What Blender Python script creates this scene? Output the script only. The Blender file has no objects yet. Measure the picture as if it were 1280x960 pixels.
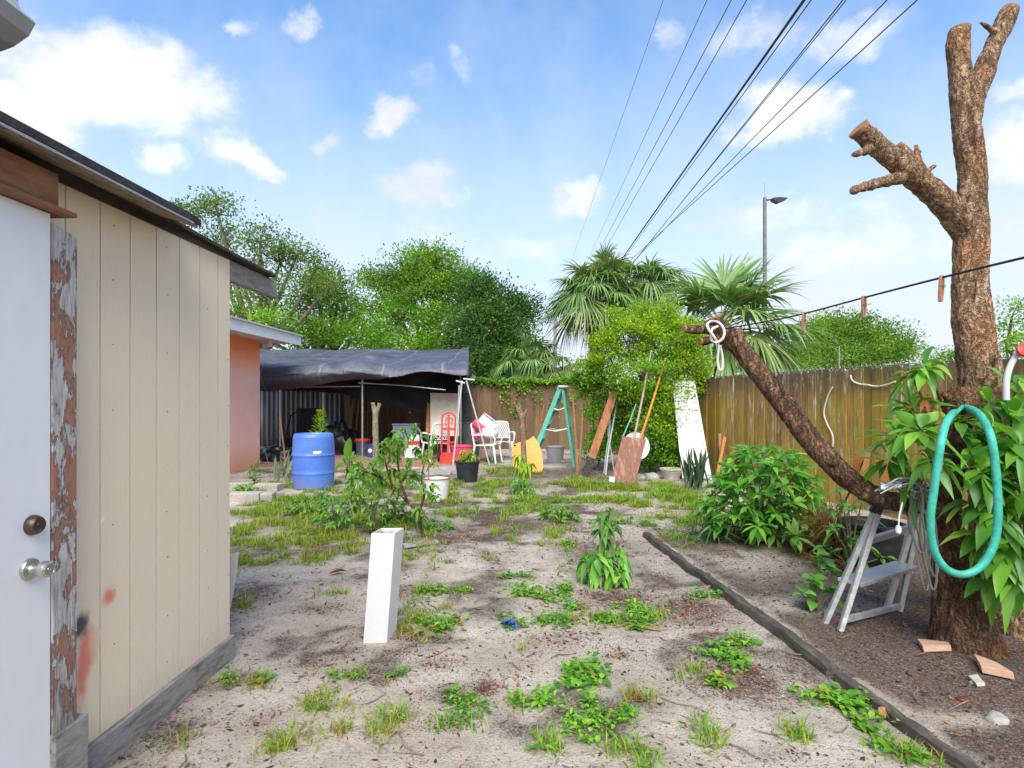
import bpy, math, random
import numpy as np
from mathutils import Vector, Matrix, noise
random.seed(7); rng = np.random.default_rng(7)
SC = bpy.context.scene; COL = SC.collection
R = math.radians; V = Vector
F, CX, CY, EH = 720.0, 640.0, 500.0, 1.45

def at(px, py, Y): return V(((px-CX)/F*Y, Y, EH+(CY-py)/F*Y))
def gr(px, py):
    Y = EH*F/(py-CY); return V(((px-CX)/F*Y, Y, 0.0))
def fbm(x, y, z=0.0, o=4):
    return noise.fractal(V((x, y, z)), 1.0, 2.0, o)

# ------------------------------------------------------------------ materials
def nd(nt, typ, props=None, **inp):
    n = nt.nodes.new(typ)
    for k, v in (props or {}).items(): setattr(n, k, v)
    for k, v in inp.items():
        s = n.inputs[int(k[1:])] if k[0] == 'i' and k[1:].isdigit() else n.inputs[k.replace('_', ' ')]
        if isinstance(v, bpy.types.NodeSocket): nt.links.new(v, s)
        else: s.default_value = v
    return n
def c4(c): return (c[0], c[1], c[2], 1.0)
def ramp(nt, fac, stops, interp='LINEAR'):
    n = nt.nodes.new('ShaderNodeValToRGB'); cr = n.color_ramp; cr.interpolation = interp
    while len(cr.elements) < len(stops): cr.elements.new(0.5)
    for e, (p, c) in zip(cr.elements, stops):
        e.position = p; e.color = c4(c) if not isinstance(c, (int, float)) else (c, c, c, 1)
    nt.links.new(fac, n.inputs[0]); return n.outputs[0]
def mix(nt, fac, a, b, blend='MIX'):
    n = nt.nodes.new('ShaderNodeMix'); n.data_type = 'RGBA'; n.blend_type = blend; n.clamp_result = False
    for i, v in ((0, fac), (6, a), (7, b)):
        if isinstance(v, bpy.types.NodeSocket): nt.links.new(v, n.inputs[i])
        else: n.inputs[i].default_value = v if i == 0 else c4(v)
    return n.outputs[2]
def math_(nt, op, a, b=0.0, c=0.0, clamp=False):
    n = nt.nodes.new('ShaderNodeMath'); n.operation = op; n.use_clamp = clamp
    for i, v in enumerate((a, b, c)):
        if isinstance(v, bpy.types.NodeSocket): nt.links.new(v, n.inputs[i])
        else: n.inputs[i].default_value = v
    return n.outputs[0]
def newmat(name):
    m = bpy.data.materials.new(name); m.use_nodes = True
    nt = m.node_tree; return m, nt, nt.nodes['Principled BSDF']
def coords(nt, stretch=(1, 1, 1), kind='Object'):
    tc = nt.nodes.new('ShaderNodeTexCoord')
    mp = nd(nt, 'ShaderNodeMapping', Vector=tc.outputs[kind]); mp.inputs['Scale'].default_value = stretch
    return mp.outputs[0]
def noise_(nt, vec, scale, detail=4, rough=.55, dist=0.0):
    return nd(nt, 'ShaderNodeTexNoise', Vector=vec, Scale=scale, Detail=detail, Roughness=rough, Distortion=dist).outputs[0]
def bump_(nt, b, h, strength=.3, dist=.01):
    n = nd(nt, 'ShaderNodeBump', Strength=strength, Distance=dist, Height=h)
    nt.links.new(n.outputs[0], b.inputs['Normal'])

def M(name, c1, c2=None, scale=6, rough=.7, bump=0.0, bscale=60, metal=0.0, stretch=(1, 1, 1), c3=None, lo=.35, hi=.65, spec=.4, mott=.35):
    m, nt, b = newmat(name); vec = coords(nt, stretch)
    c2 = c2 or tuple(x*.8 for x in c1)
    n = noise_(nt, vec, scale, 6, .6)
    stops = [(lo, c1), (hi, c2)] if c3 is None else [(lo, c1), ((lo+hi)/2, c2), (hi, c3)]
    col = ramp(nt, n, stops)
    n2 = noise_(nt, vec, scale*7, 3)
    col = mix(nt, mott, col, ramp(nt, n2, [(.3, .55), (.7, 1.25)]), 'MULTIPLY')
    nt.links.new(col, b.inputs['Base Color'])
    b.inputs['Metallic'].default_value = metal; b.inputs['Specular IOR Level'].default_value = spec
    rr = nd(nt, 'ShaderNodeMapRange', Value=n2, To_Min=max(rough-.12, .05), To_Max=min(rough+.12, 1))
    nt.links.new(rr.outputs[0], b.inputs['Roughness'])
    if bump: bump_(nt, b, noise_(nt, vec, bscale, 5), bump, .01)
    return m

def leafmat(name, stops, trans=.35, rough=.5, spec=.35, clump=(1.1, .72, .9)):
    m, nt, b = newmat(name)
    geo = nt.nodes.new('ShaderNodeNewGeometry'); oi = nt.nodes.new('ShaderNodeObjectInfo')
    vec = coords(nt, kind='Object')
    big = noise_(nt, vec, clump[0], 2)
    f = math_(nt, 'ADD', math_(nt, 'MULTIPLY', geo.outputs['Random Per Island'], clump[1]), math_(nt, 'MULTIPLY', math_(nt, 'SUBTRACT', big, .36), clump[2]), clamp=True)
    col = ramp(nt, f, stops)
    nt.links.new(col, b.inputs['Base Color'])
    b.inputs['Roughness'].default_value = rough; b.inputs['Specular IOR Level'].default_value = spec
    tr = nd(nt, 'ShaderNodeBsdfTranslucent', Color=mix(nt, 1.0, col, (1.25, 1.35, .7), 'MULTIPLY'))
    ms = nd(nt, 'ShaderNodeMixShader', Fac=trans)
    nt.links.new(b.outputs[0], ms.inputs[1]); nt.links.new(tr.outputs[0], ms.inputs[2])
    nt.links.new(ms.outputs[0], nt.nodes['Material Output'].inputs[0])
    return m

# ------------------------------------------------------------------ mesh building
WL = {}
class MB:
    def __init__(s): s.v = []; s.f = []; s.m = []
    def add(s, vs, fs, mi=0):
        n = len(s.v); s.v.extend(tuple(p) for p in vs)
        for f in fs: s.f.append(tuple(i+n for i in f)); s.m.append(mi)
        return s
    def box(s, c, size, rot=None, mi=0):
        hx, hy, hz = (k/2 for k in size)
        P = [V((x, y, z)) for z in (-hz, hz) for y in (-hy, hy) for x in (-hx, hx)]
        if rot is not None: P = [rot @ p for p in P]
        c = V(c)
        return s.add([p+c for p in P], [(0, 2, 3, 1), (4, 5, 7, 6), (0, 1, 5, 4), (1, 3, 7, 5), (3, 2, 6, 7), (2, 0, 4, 6)], mi)
    def bar(s, a, b, w, h, up=(0, 0, 1), mi=0):
        a, b = V(a), V(b); d = b-a; L = d.length; y = d.normalized(); x = y.cross(V(up))
        if x.length < 1e-4: x = y.cross(V((0, 1, 0)))
        x.normalize(); z = x.cross(y)
        return s.box((a+b)/2, (w, L, h), Matrix((x, y, z)).transposed(), mi)
    def tube(s, path, r, n=8, caps=True, mi=0, cap_mi=None, wob=0.0, closed=False):
        path = [V(p) for p in path]; N = len(path)
        rr = list(r) if hasattr(r, '__len__') else [r]*N
        ref = None; vs = []
        for i, p in enumerate(path):
            if closed: t = (path[(i+1) % N]-path[i-1]).normalized()
            else: t = (path[min(i+1, N-1)]-path[max(i-1, 0)]).normalized()
            if ref is None:
                ref = t.cross(V((0, 0, 1)))
                if ref.length < .05: ref = t.cross(V((1, 0, 0)))
            ref = (ref - t*ref.dot(t)).normalized(); b = t.cross(ref)
            for k in range(n):
                a = 2*math.pi*k/n; q = rr[i]
                if wob: q *= 1+wob*random.uniform(-1, 1)
                vs.append(p + (ref*math.cos(a)+b*math.sin(a))*q)
        fs = [(i*n+k, i*n+(k+1) % n, (i+1)*n+(k+1) % n, (i+1)*n+k) for i in range(N-1) for k in range(n)]
        if closed: fs += [((N-1)*n+k, (N-1)*n+(k+1) % n, (k+1) % n, k) for k in range(n)]
        s.add(vs, fs, mi)
        if caps and not closed:
            o = len(s.v)-len(vs); cm = mi if cap_mi is None else cap_mi
            s.f.append(tuple(o+k for k in reversed(range(n)))); s.m.append(cm)
            s.f.append(tuple(o+(N-1)*n+k for k in range(n))); s.m.append(cm)
        return s
    def lathe(s, prof, n=24, o=(0, 0, 0), rot=None, mi=0):
        o = V(o); vs = []
        for r, z in prof:
            for k in range(n):
                a = 2*math.pi*k/n; p = V((r*math.cos(a), r*math.sin(a), z))
                vs.append((rot @ p if rot is not None else p)+o)
        fs = [(i*n+k, i*n+(k+1) % n, (i+1)*n+(k+1) % n, (i+1)*n+k) for i in range(len(prof)-1) for k in range(n)]
        return s.add(vs, fs, mi)
    def grid(s, fn, nu, nv, mi=0):
        vs = [fn(i/(nu-1), j/(nv-1)) for j in range(nv) for i in range(nu)]
        return s.add(vs, [(j*nu+i, j*nu+i+1, (j+1)*nu+i+1, (j+1)*nu+i) for j in range(nv-1) for i in range(nu-1)], mi)
    def slab(s, poly, off, mi=0):
        """closed outline of 3-D points extruded along the vector off"""
        P = [V(p) for p in poly]; n = len(P); off = V(off)
        s.add(P+[p+off for p in P], [tuple(reversed(range(n))), tuple(range(n, 2*n))]+[(i, (i+1) % n, n+(i+1) % n, n+i) for i in range(n)], mi)
        return s
    def mesh(s, name, loc=(0, 0, 0)):
        me = bpy.data.meshes.new(name); l = V(loc)
        A = np.array(s.v, dtype=float).reshape(-1, 3)-np.array(l)
        me.from_pydata(A.tolist(), [], s.f)
        me.polygons.foreach_set('material_index', s.m)
        return me

def put(name, me, mats, parent=None, loc=(0, 0, 0), smooth=True, bevel=0.0, solid=0.0, ang=35):
    for m in (mats if isinstance(mats, (list, tuple)) else [mats]): me.materials.append(m)
    o = bpy.data.objects.new(name, me); COL.objects.link(o)
    if parent is not None: o.parent = parent; WL[o.name] = WL[parent.name]
    else: o.location = loc; WL[o.name] = V(loc)
    if smooth:
        me.polygons.foreach_set('use_smooth', [True]*len(me.polygons))
        if ang: me.set_sharp_from_angle(angle=R(ang))
    if solid:
        md = o.modifiers.new('thickness', 'SOLIDIFY'); md.thickness = solid; md.offset = 0
    if bevel:
        md = o.modifiers.new('bevel', 'BEVEL'); md.width = bevel; md.segments = 2; md.limit_method = 'ANGLE'; md.angle_limit = R(40)
    return o
def build(name, mb, mats, parent=None, loc=None, **k):
    L = WL[parent.name] if parent is not None else V(loc or (0, 0, 0))
    return put(name, mb.mesh(name, L), mats, parent, L, **k)
def thing(name, label, cat, loc=(0, 0, 0), group=None):
    o = bpy.data.objects.new(name, None); COL.objects.link(o); o.location = loc; WL[o.name] = V(loc)
    o.empty_display_size = .1
    return tag(o, label, cat, group)
def tag(o, label, cat, group=None):
    o['label'] = label; o['category'] = cat
    if group: o['group'] = group
    return o
def kind(o, k): o['kind'] = k; return o
def copy_thing(o, loc, rotz, label=None, scale=None):
    r = o.copy(); COL.objects.link(r); r.location = loc; r.rotation_euler = (0, 0, rotz); WL[r.name] = V(loc)
    if label: r['label'] = label
    if scale: r.scale = scale
    for ch in o.children:
        c = ch.copy(); COL.objects.link(c); c.parent = r
        for g in ch.children:
            d = g.copy(); COL.objects.link(d); d.parent = c
    return r
def remesh(mb, voxel, amp=0.0, fn=None, at_=None):
    me = mb.mesh('raw'); o = bpy.data.objects.new('raw', me); COL.objects.link(o)
    md = o.modifiers.new('r', 'REMESH'); md.mode = 'VOXEL'; md.voxel_size = voxel
    dg = bpy.context.evaluated_depsgraph_get(); dg.update()
    out = bpy.data.meshes.new_from_object(o.evaluated_get(dg))
    bpy.data.objects.remove(o); bpy.data.meshes.remove(me)
    if fn:
        co = np.empty(len(out.vertices)*3); out.vertices.foreach_get('co', co); co = co.reshape(-1, 3)
        no = np.empty(len(out.vertices)*3); out.vertices.foreach_get('normal', no); no = no.reshape(-1, 3)
        d = np.array([fn(V(c)) for c in co])
        co = co+no*d[:, None]-np.array(at_ if at_ is not None else (0, 0, 0)); out.vertices.foreach_set('co', co.ravel()); out.update()
    return out

# ------------------------------------------------------------------ leaves
def unit(a): return a/np.maximum(np.linalg.norm(a, axis=-1, keepdims=True), 1e-9)
class Leaves:
    """many leaves in one mesh; each leaf its own island"""
    def __init__(s): s.V = []; s.F = []; s.n = 0; s.M = []
    def _push(s, P, faces, mi):
        n, k = P.shape[:2]; s.V.append(P.reshape(-1, 3))
        base = s.n+np.arange(n)*k
        for f in faces: s.F.append((base[:, None]+np.array(f)).tolist()); s.M.append([mi]*n)
        s.n += n*k
    def rhomb(s, p, axis, side, L, W, fold=.25, mi=0):
        p = np.asarray(p, float); a = unit(np.asarray(axis, float)); sd = np.asarray(side, float)
        sd = unit(sd-a*np.sum(a*sd, -1, keepdims=True)); nr = np.cross(a, sd)
        L = np.broadcast_to(np.asarray(L, float), (len(p),))[:, None]; W = np.broadcast_to(np.asarray(W, float), (len(p),))[:, None]
        P = np.stack([p, p+a*L*.5+sd*W*.5+nr*W*fold, p+a*L, p+a*L*.5-sd*W*.5+nr*W*fold], 1)
        s._push(P, [(0, 1, 2), (0, 2, 3)], mi)
    def blade(s, p, axis, side, L, W, droop=.3, mi=0):
        p = np.asarray(p, float); a = unit(np.asarray(axis, float)); sd = unit(np.asarray(side, float))
        L = np.broadcast_to(np.asarray(L, float), (len(p),))[:, None]; W = np.broadcast_to(np.asarray(W, float), (len(p),))[:, None]
        h = a.copy(); h[:, 2] = 0
        m1 = p+a*L*.5; t = p+a*L*.92+h*L*droop-np.array([0, 0, 1.])*L*droop*.5
        P = np.stack([p-sd*W*.5, p+sd*W*.5, m1+sd*W*.4, m1-sd*W*.4, t], 1)
        s._push(P, [(0, 1, 2, 3), (3, 2, 4)], mi)
    def leaf(s, p, axis, side, L, W, droop=.3, fold=.18, prof=(.0, .62, 1.0, .78, .0), wave=.0, mi=0):
        """long leaf: segments along a drooping midrib, V-folded"""
        p = np.asarray(p, float); a = unit(np.asarray(axis, float)); sd = np.asarray(side, float)
        sd = unit(sd-a*np.sum(a*sd, -1, keepdims=True)); nr = np.cross(sd, a)
        flip = np.sign(nr[:, 2:3]); flip[flip == 0] = 1; nr = nr*flip
        n = len(p); k = len(prof)
        L = np.broadcast_to(np.asarray(L, float), (n,))[:, None]; W = np.broadcast_to(np.asarray(W, float), (n,))[:, None]
        dr = np.broadcast_to(np.asarray(droop, float), (n,))[:, None]
        cols = []; idx = []; c = 0
        for i, w in enumerate(prof):
            t = i/(k-1); q = p+a*L*t*(1-.15*dr*t)+np.array([0, 0, -1.])*L*dr*t*t
            if i in (0, k-1): cols.append(q); idx.append((c,)); c += 1
            else:
                wv = nr*W*wave*rng.uniform(-1, 1, (n, 1))
                cols += [q+sd*W*w*.5+nr*W*fold*w+wv, q, q-sd*W*w*.5+nr*W*fold*w-wv]; idx.append((c, c+1, c+2)); c += 3
        fs = []
        for A, B in zip(idx[:-1], idx[1:]):
            if len(A) == 1: fs += [(A[0], B[1], B[0]), (A[0], B[2], B[1])]
            elif len(B) == 1: fs += [(A[0], A[1], B[0]), (A[1], A[2], B[0])]
            else: fs += [(A[0], A[1], B[1], B[0]), (A[1], A[2], B[2], B[1])]
        s._push(np.stack(cols, 1), fs, mi)
    def mesh(s, name, loc=(0, 0, 0)):
        me = bpy.data.meshes.new(name)
        v = np.concatenate(s.V)-np.array(V(loc)); f = []; m = []
        for q, mm in zip(s.F, s.M): f += q; m += mm
        me.from_pydata(v.tolist(), [], f); me.polygons.foreach_set('material_index', m)
        return me
    def build(s, name, mats, parent=None, loc=None, smooth=True):
        L = WL[parent.name] if parent is not None else V(loc or (0, 0, 0))
        return put(name, s.mesh(name, L), mats, parent, L, smooth=smooth, ang=0)
def rdir(n, up=0.0, spread=1.0):
    d = rng.normal(size=(n, 3))*spread; d[:, 2] += up; return unit(d)
EXPOSURE = 0.82; SUN_E = 3.4; SKY_S = 0.1
SKY_TINT = (.93, 1.44, 1.76); VEIL = (.495, .54, .625); CL_HI = (.66, .66, .67); CL_LO = (.50, .52, .56)
# ------------------------------------------------------------------ camera, sky, sun
cam = bpy.data.objects.new('camera', bpy.data.cameras.new('camera')); COL.objects.link(cam)
cam.location = (0, 0, EH); cam.rotation_euler = (R(90), 0, 0)
cam.data.sensor_width = 36; cam.data.lens = F/1280*36; cam.data.shift_y = 20/1280
cam.data.clip_start = .05; cam.data.clip_end = 3000; SC.camera = cam
SC.view_settings.view_transform = 'Standard'; SC.view_settings.look = 'None'
SC.view_settings.exposure = EXPOSURE; SC.view_settings.gamma = 1.0
SC.render.engine = 'CYCLES'; SC.cycles.use_denoising = True; SC.cycles.max_bounces = 8; SC.cycles.transparent_max_bounces = 8
SC.cycles.sample_clamp_indirect = 6

SUN_EL, SUN_AZ = R(48), R(178)      # azimuth measured clockwise from +Y
sd_ = V((math.sin(SUN_AZ)*math.cos(SUN_EL), math.cos(SUN_AZ)*math.cos(SUN_EL), math.sin(SUN_EL)))
sun = bpy.data.objects.new('sun', bpy.data.lights.new('sun', 'SUN')); COL.objects.link(sun)
sun.data.energy = SUN_E; sun.data.angle = R(42); sun.data.color = (1, .95, .87)
sun.rotation_euler = sd_.to_track_quat('Z', 'Y').to_euler(); sun.location = (3, -4, 12)

w = bpy.data.worlds.new('World'); SC.world = w; w.use_nodes = True; nt = w.node_tree
bg = nt.nodes['Background']; bg.inputs[1].default_value = SKY_S
sky = nt.nodes.new('ShaderNodeTexSky'); sky.sky_type = 'NISHITA'; sky.sun_disc = False
sky.sun_elevation = SUN_EL; sky.sun_rotation = SUN_AZ; sky.air_density = 1.0; sky.dust_density = 1.2; sky.ozone_density = 1.5
tc = nt.nodes.new('ShaderNodeTexCoord'); dirv = tc.outputs['Generated']
def vm(op, a, b=None):
    n = nt.nodes.new('ShaderNodeVectorMath'); n.operation = op
    for i, v in enumerate((a, b)):
        if v is None: continue
        if isinstance(v, bpy.types.NodeSocket): nt.links.new(v, n.inputs[i])
        else: n.inputs[i].default_value = v
    return n
sep = nd(nt, 'ShaderNodeSeparateXYZ', Vector=dirv)
tex = nd(nt, 'ShaderNodeTexNoise', Vector=dirv, Scale=5.5, Detail=6, Roughness=.62)
warp = vm('MULTIPLY', vm('SUBTRACT', tex.outputs[1], (.5, .5, .5)).outputs[0], (.16, .16, .16)).outputs[0]
dw = vm('NORMALIZE', vm('ADD', dirv, warp).outputs[0]).outputs[0]
CLOUDS = [(145, 110, 170, 90, 1.05), (30, 140, 90, 60, .9), (230, 130, 80, 70, .8), (187, 208, 48, 34, .62), (300, 200, 52, 30, .8), (373, 30, 30, 36, .62), (300, 25, 40, 20, .5),
          (482, 143, 46, 34, .75), (526, 100, 30, 30, .42), (575, 85, 24, 34, .40), (405, 167, 28, 20, .55), (525, 228, 78, 34, .66),
          (715, 258, 40, 26, .55), (985, 140, 80, 50, .92), (1025, 125, 34, 30, .7), (950, 35, 80, 52, .62), (1065, 35, 70, 34, .66), (840, 40, 34, 34, .42), (1300, 185, 80, 52, .9),
          (1275, 118, 36, 30, .6), (1160, 300, 240, 60, .5), (1000, 270, 200, 40, .36), (620, 300, 260, 40, .26), (-300, 60, 260, 120, .9), (1650, 60, 260, 120, .9)]
acc = None
for px, py, rx, ry, s in CLOUDS:
    d = V(((px-CX)/F, 1, (CY-py)/F)); sc = 1/d.length; d.normalize()
    r = d.cross(V((0, 0, 1))).normalized(); u = r.cross(d)
    a = vm('DOT_PRODUCT', dw, r/(rx/F*sc)).outputs['Value']; b = vm('DOT_PRODUCT', dw, u/(ry/F*sc)).outputs['Value']
    q = math_(nt, 'SQRT', math_(nt, 'ADD', math_(nt, 'MULTIPLY', a, a), math_(nt, 'MULTIPLY', b, b)))
    q = math_(nt, 'MULTIPLY', math_(nt, 'SUBTRACT', 1.0, q), s*1.5)
    q = math_(nt, 'MINIMUM', q, s)
    front = math_(nt, 'GREATER_THAN', vm('DOT_PRODUCT', dw, d).outputs['Value'], .2)
    q = math_(nt, 'MULTIPLY', math_(nt, 'MAXIMUM', q, 0), front)
    acc = q if acc is None else math_(nt, 'MAXIMUM', acc, q)
fine = nd(nt, 'ShaderNodeTexNoise', Vector=vm('MULTIPLY', dirv, (1, 1, 1.5)).outputs[0], Scale=11, Detail=9, Roughness=.62, Distortion=.3)
# clouds behind the photographer and overhead come from the same noise
gen = nd(nt, 'ShaderNodeTexNoise', Vector=vm('MULTIPLY', dirv, (1, 1, 2)).outputs[0], Scale=2.6, Detail=6, Roughness=.55)
back = math_(nt, 'MULTIPLY', nd(nt, 'ShaderNodeMapRange', Value=sep.outputs[1], From_Min=.25, From_Max=-.2, To_Min=0, To_Max=1).outputs[0],
             nd(nt, 'ShaderNodeMapRange', Value=gen.outputs[0], From_Min=.45, From_Max=.62).outputs[0])
acc = math_(nt, 'MAXIMUM', acc, back)
dens = math_(nt, 'ADD', acc, math_(nt, 'MULTIPLY', math_(nt, 'SUBTRACT', fine.outputs[0], .51), 1.7))
cl = nd(nt, 'ShaderNodeMapRange', {'interpolation_type': 'SMOOTHSTEP'}, Value=dens, From_Min=.04, From_Max=.95).outputs[0]
cl = math_(nt, 'MULTIPLY', cl, nd(nt, 'ShaderNodeMapRange', Value=acc, From_Min=.0, From_Max=.3).outputs[0])
# thin high veil, thicker to the horizon
veil = nd(nt, 'ShaderNodeMapRange', Value=sep.outputs[2], From_Min=.60, From_Max=.11, To_Min=.0, To_Max=.98).outputs[0]
veil = math_(nt, 'ADD', veil, math_(nt, 'MULTIPLY', math_(nt, 'SUBTRACT', tex.outputs[0], .47), .75), clamp=True)
base = mix(nt, 1.0, sky.outputs[0], SKY_TINT, 'MULTIPLY')
k = 1/SKY_S
col = mix(nt, veil, base, tuple(x*k for x in VEIL))
shade = nd(nt, 'ShaderNodeTexNoise', Vector=vm('ADD', dirv, (0, 0, .03)).outputs[0], Scale=6, Detail=5, Roughness=.6)
ccol = mix(nt, nd(nt, 'ShaderNodeMapRange', Value=shade.outputs[0], From_Min=.40, From_Max=.60).outputs[0], tuple(x*k for x in CL_HI), tuple(x*k for x in CL_LO))
col = mix(nt, cl, col, ccol)
nt.links.new(col, bg.inputs[0])

# ------------------------------------------------------------------ ground
TIMB = [V((1.42, 6.07, 0)), V((1.70, 3.05, 0)), V((1.93, 1.3, 0))]
def timber_x(y):
    for a, b in zip(TIMB[:-1], TIMB[1:]):
        if y >= b.y: return a.x+(b.x-a.x)*(a.y-y)/(a.y-b.y)
    return TIMB[-1].x
SOIL = [(300, 740, 30, 12, .6), (400, 760, 50, 10, .5), (500, 740, 40, 14, .6), (470, 850, 40, 10, .5), (640, 840, 50, 12, .45), (690, 800, 60, 12, .45), (960, 940, 60, 14, .55), (780, 820, 40, 12, .45), (400, 830, 30, 16, .45), (330, 900, 40, 20, .5), (620, 700, 24, 24, .4), (780, 690, 30, 20, .5),(700, 592, 120, 12, .9), (640, 604, 60, 10, .8), (450, 652, 75, 24, .9), (565, 668, 46, 20, .8), (650, 655, 50, 12, 1.0), (600, 645, 40, 10, .6), (735, 690, 50, 22, .7), (770, 745, 60, 17, .85), (860, 760, 80, 26, .8),
        (570, 872, 44, 16, .9), (608, 860, 22, 12, 1), (525, 800, 40, 20, .6), (925, 850, 75, 34, .95), (470, 720, 36, 14, .6), (330, 745, 40, 9, .5), (310, 792, 18, 9, .6), (700, 655, 40, 14, .7), (560, 905, 50, 12, .5),
        (540, 830, 50, 10, .5), (820, 720, 40, 10, .5), (880, 800, 40, 14, .5), (440, 800, 30, 8, .5), (350, 640, 60, 12, .8), (640, 690, 30, 8, .4), (300, 850, 30, 10, .5), (690, 625, 70, 8, .6)]
GRASSZ = [(375, 662, 90, 22, .5, .1, .35), (310, 668, 30, 30, .9, .1, .3), (470, 684, 50, 12, .9, .1, .45), (500, 655, 60, 16, .7, .3, .4), (850, 650, 40, 12, .7, .4, .2), (430, 620, 60, 14, .8, .3, .3), (560, 622, 60, 10, .7, .3, .4),
  (850, 625, 45, 10, 1.3, .2, .15), (760, 625, 60, 7, 1.2, .3, .2), (345, 700, 60, 18, .7, .15, .45),  # px, py, rx, ry, blades/m2-ish, weeds, dryness
    (335, 640, 60, 16, 1, .1, .25), (345, 680, 62, 26, 1, .15, .35), (320, 705, 42, 18, .8, .1, .5), (400, 690, 50, 14, .8, .05, .6), (440, 668, 55, 18, 1, .05, .55), (400, 650, 40, 12, .8, .1, .6), (370, 628, 40, 14, 1, .1, .3),
    (515, 690, 40, 14, .8, .05, .6), (545, 650, 42, 18, .6, .6, .4), (480, 600, 60, 14, .5, .3, .2), (640, 632, 55, 14, .7, .5, .3), (665, 660, 45, 22, .9, .25, .4), (690, 680, 36, 14, .7, .5, .35), (690, 625, 42, 12, .3, .8, .15), (740, 608, 62, 11, 1, .2, .45),
    (815, 615, 62, 15, 1.2, .2, .15), (790, 655, 45, 8, .4, 1, .1), (845, 678, 28, 12, .3, 1, .05), (870, 640, 50, 16, .6, .3, .2), (655, 742, 30, 10, .2, 1, .15), (690, 738, 30, 12, .2, 1, .1), (720, 712, 25, 8, .3, .5, .5), (600, 608, 55, 12, .9, .3, .3),
    (520, 775, 36, 24, .7, .25, .75), (555, 785, 22, 10, .2, .9, .1), (540, 740, 24, 10, .4, .6, .3), (535, 712, 18, 9, .5, .3, .2), (575, 740, 22, 6, .4, .4, .2), (640, 720, 26, 6, .4, .3, .2), (725, 846, 36, 20, .05, 1.5, .02), (745, 905, 54, 28, .1, 1.3, .05), (580, 884, 30, 17, .05, 1.4, .02),
    (570, 905, 30, 8, .2, .6, .1), (760, 775, 40, 10, .5, 1.0, .2), (800, 765, 40, 13, .5, .9, .25), (800, 785, 16, 6, .05, 1, .05), (720, 778, 20, 7, .6, .1, .5), (855, 842, 20, 14, 1.3, 0, .1), (905, 826, 26, 14, .02, 1.4, .02), (930, 808, 24, 7, .02, 1.2, .0), (900, 858, 12, 6, 0, 1.2, 0),
    (1050, 885, 46, 24, .1, 1.7, .02), (996, 916, 14, 10, 1.6, 0, .15), (872, 915, 26, 22, .9, .1, .4), (865, 938, 14, 10, .3, .8, .2), (820, 946, 60, 18, 1.3, .1, .1), (500, 843, 22, 8, .1, 1, .1), (690, 935, 22, 12, .9, .2, .2), (655, 880, 16, 14, .2, 1, .15), (484, 905, 22, 16, 1.2, .1, .35),
    (350, 932, 44, 24, .8, .05, .65), (400, 876, 16, 20, .9, .1, .35), (435, 850, 16, 9, .8, .4, .5), (270, 850, 26, 16, .4, 1.2, .4), (322, 856, 12, 6, .9, .2, .3), (212, 926, 20, 12, .4, .1, .8), (308, 755, 16, 9, 1, .1, .3), (1135, 942, 40, 20, 1.0, .4, .25), (803, 876, 20, 8, .9, 0, .9),
    (880, 745, 22, 5, .1, 1, .1), (330, 610, 30, 8, .6, .3, .2), (560, 700, 20, 6, .3, .4, .3), (640, 780, 22, 10, .2, .5, .3), (690, 780, 22, 9, .05, 1, .1), (600, 700, 26, 6, .3, .2, .5), (415, 740, 18, 6, .4, .1, .4), (580, 575, 50, 7, .6, .3, .3), (420, 915, 16, 8, .6, .1, .8),
    (1000, 700, 40, 8, .1, .3, .1), (680, 880, 12, 8, .1, .8, .1), (430, 880, 10, 10, .7, .1, .6), (640, 590, 50, 6, .6, .2, .3), (720, 760, 16, 6, .2, .8, .1), (665, 815, 20, 8, .3, .1, .7), (540, 805, 12, 6, .5, .2, .6)]
def zone(z):
    px, py, rx, ry = z[:4]; c = gr(px, py); Y = c.y
    return c.x, Y, rx/F*Y, ry*Y*Y/(EH*F)
def blob(X, Y, z):
    cx, cy, ax, ay = zone(z); q = ((X-cx)/ax)**2+((Y-cy)/ay)**2
    return np.exp(-q*.9)
def gh(x, y):
    """height of the ground"""
    h = .022*fbm(x*.7, y*.7, 3.1)+.013*fbm(x*3.1, y*3.1, 8)+.003*fbm(x*9, y*9, 1, 2)
    if y < 6.3 and x > timber_x(min(y, 6.0)): h += .035
    return h if -30 < x < 30 and y < 40 else 0.0
xs = np.concatenate([[-400, -120, -50, -25, -14, -10], np.arange(-8, 7.001, .065), [8, 9.5, 12, 25, 50, 120, 400]])
ys = np.concatenate([[-60, -20, -6, -2], np.arange(-.5, 10, .05), np.arange(10, 19, .15), [20, 24, 30, 45, 80, 160, 500, 1200]])
GX, GY = np.meshgrid(xs, ys); gz = np.array([gh(x, y) for x, y in zip(GX.ravel(), GY.ravel())])
nx, ny = len(xs), len(ys)
me = bpy.data.meshes.new('ground')
me.from_pydata(np.stack([GX.ravel(), GY.ravel(), gz], 1).tolist(), [], [(j*nx+i, j*nx+i+1, (j+1)*nx+i+1, (j+1)*nx+i) for j in range(ny-1) for i in range(nx-1)])
me.polygons.foreach_set('use_smooth', [True]*len(me.polygons))
soil = np.zeros_like(GX); grs = np.zeros_like(GX)
for z in SOIL: soil = np.maximum(soil, blob(GX, GY, z)*z[4])
for z in GRASSZ: grs = np.maximum(grs, blob(GX, GY, z)*(.9 if z[1] < 720 else .7))
TX = np.array([timber_x(y) for y in ys])[:, None]
bed = np.clip((GX-TX)/.10, 0, 1)*np.clip((6.6-GY)/.8, 0, 1)
for z in [(930, 705, 75, 24), (1010, 765, 70, 14), (1180, 905, 80, 10)]: bed *= 1-.7*blob(GX, GY, z)
far = np.clip((GY-7.6)/1.5, 0, 1)*.55
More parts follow.
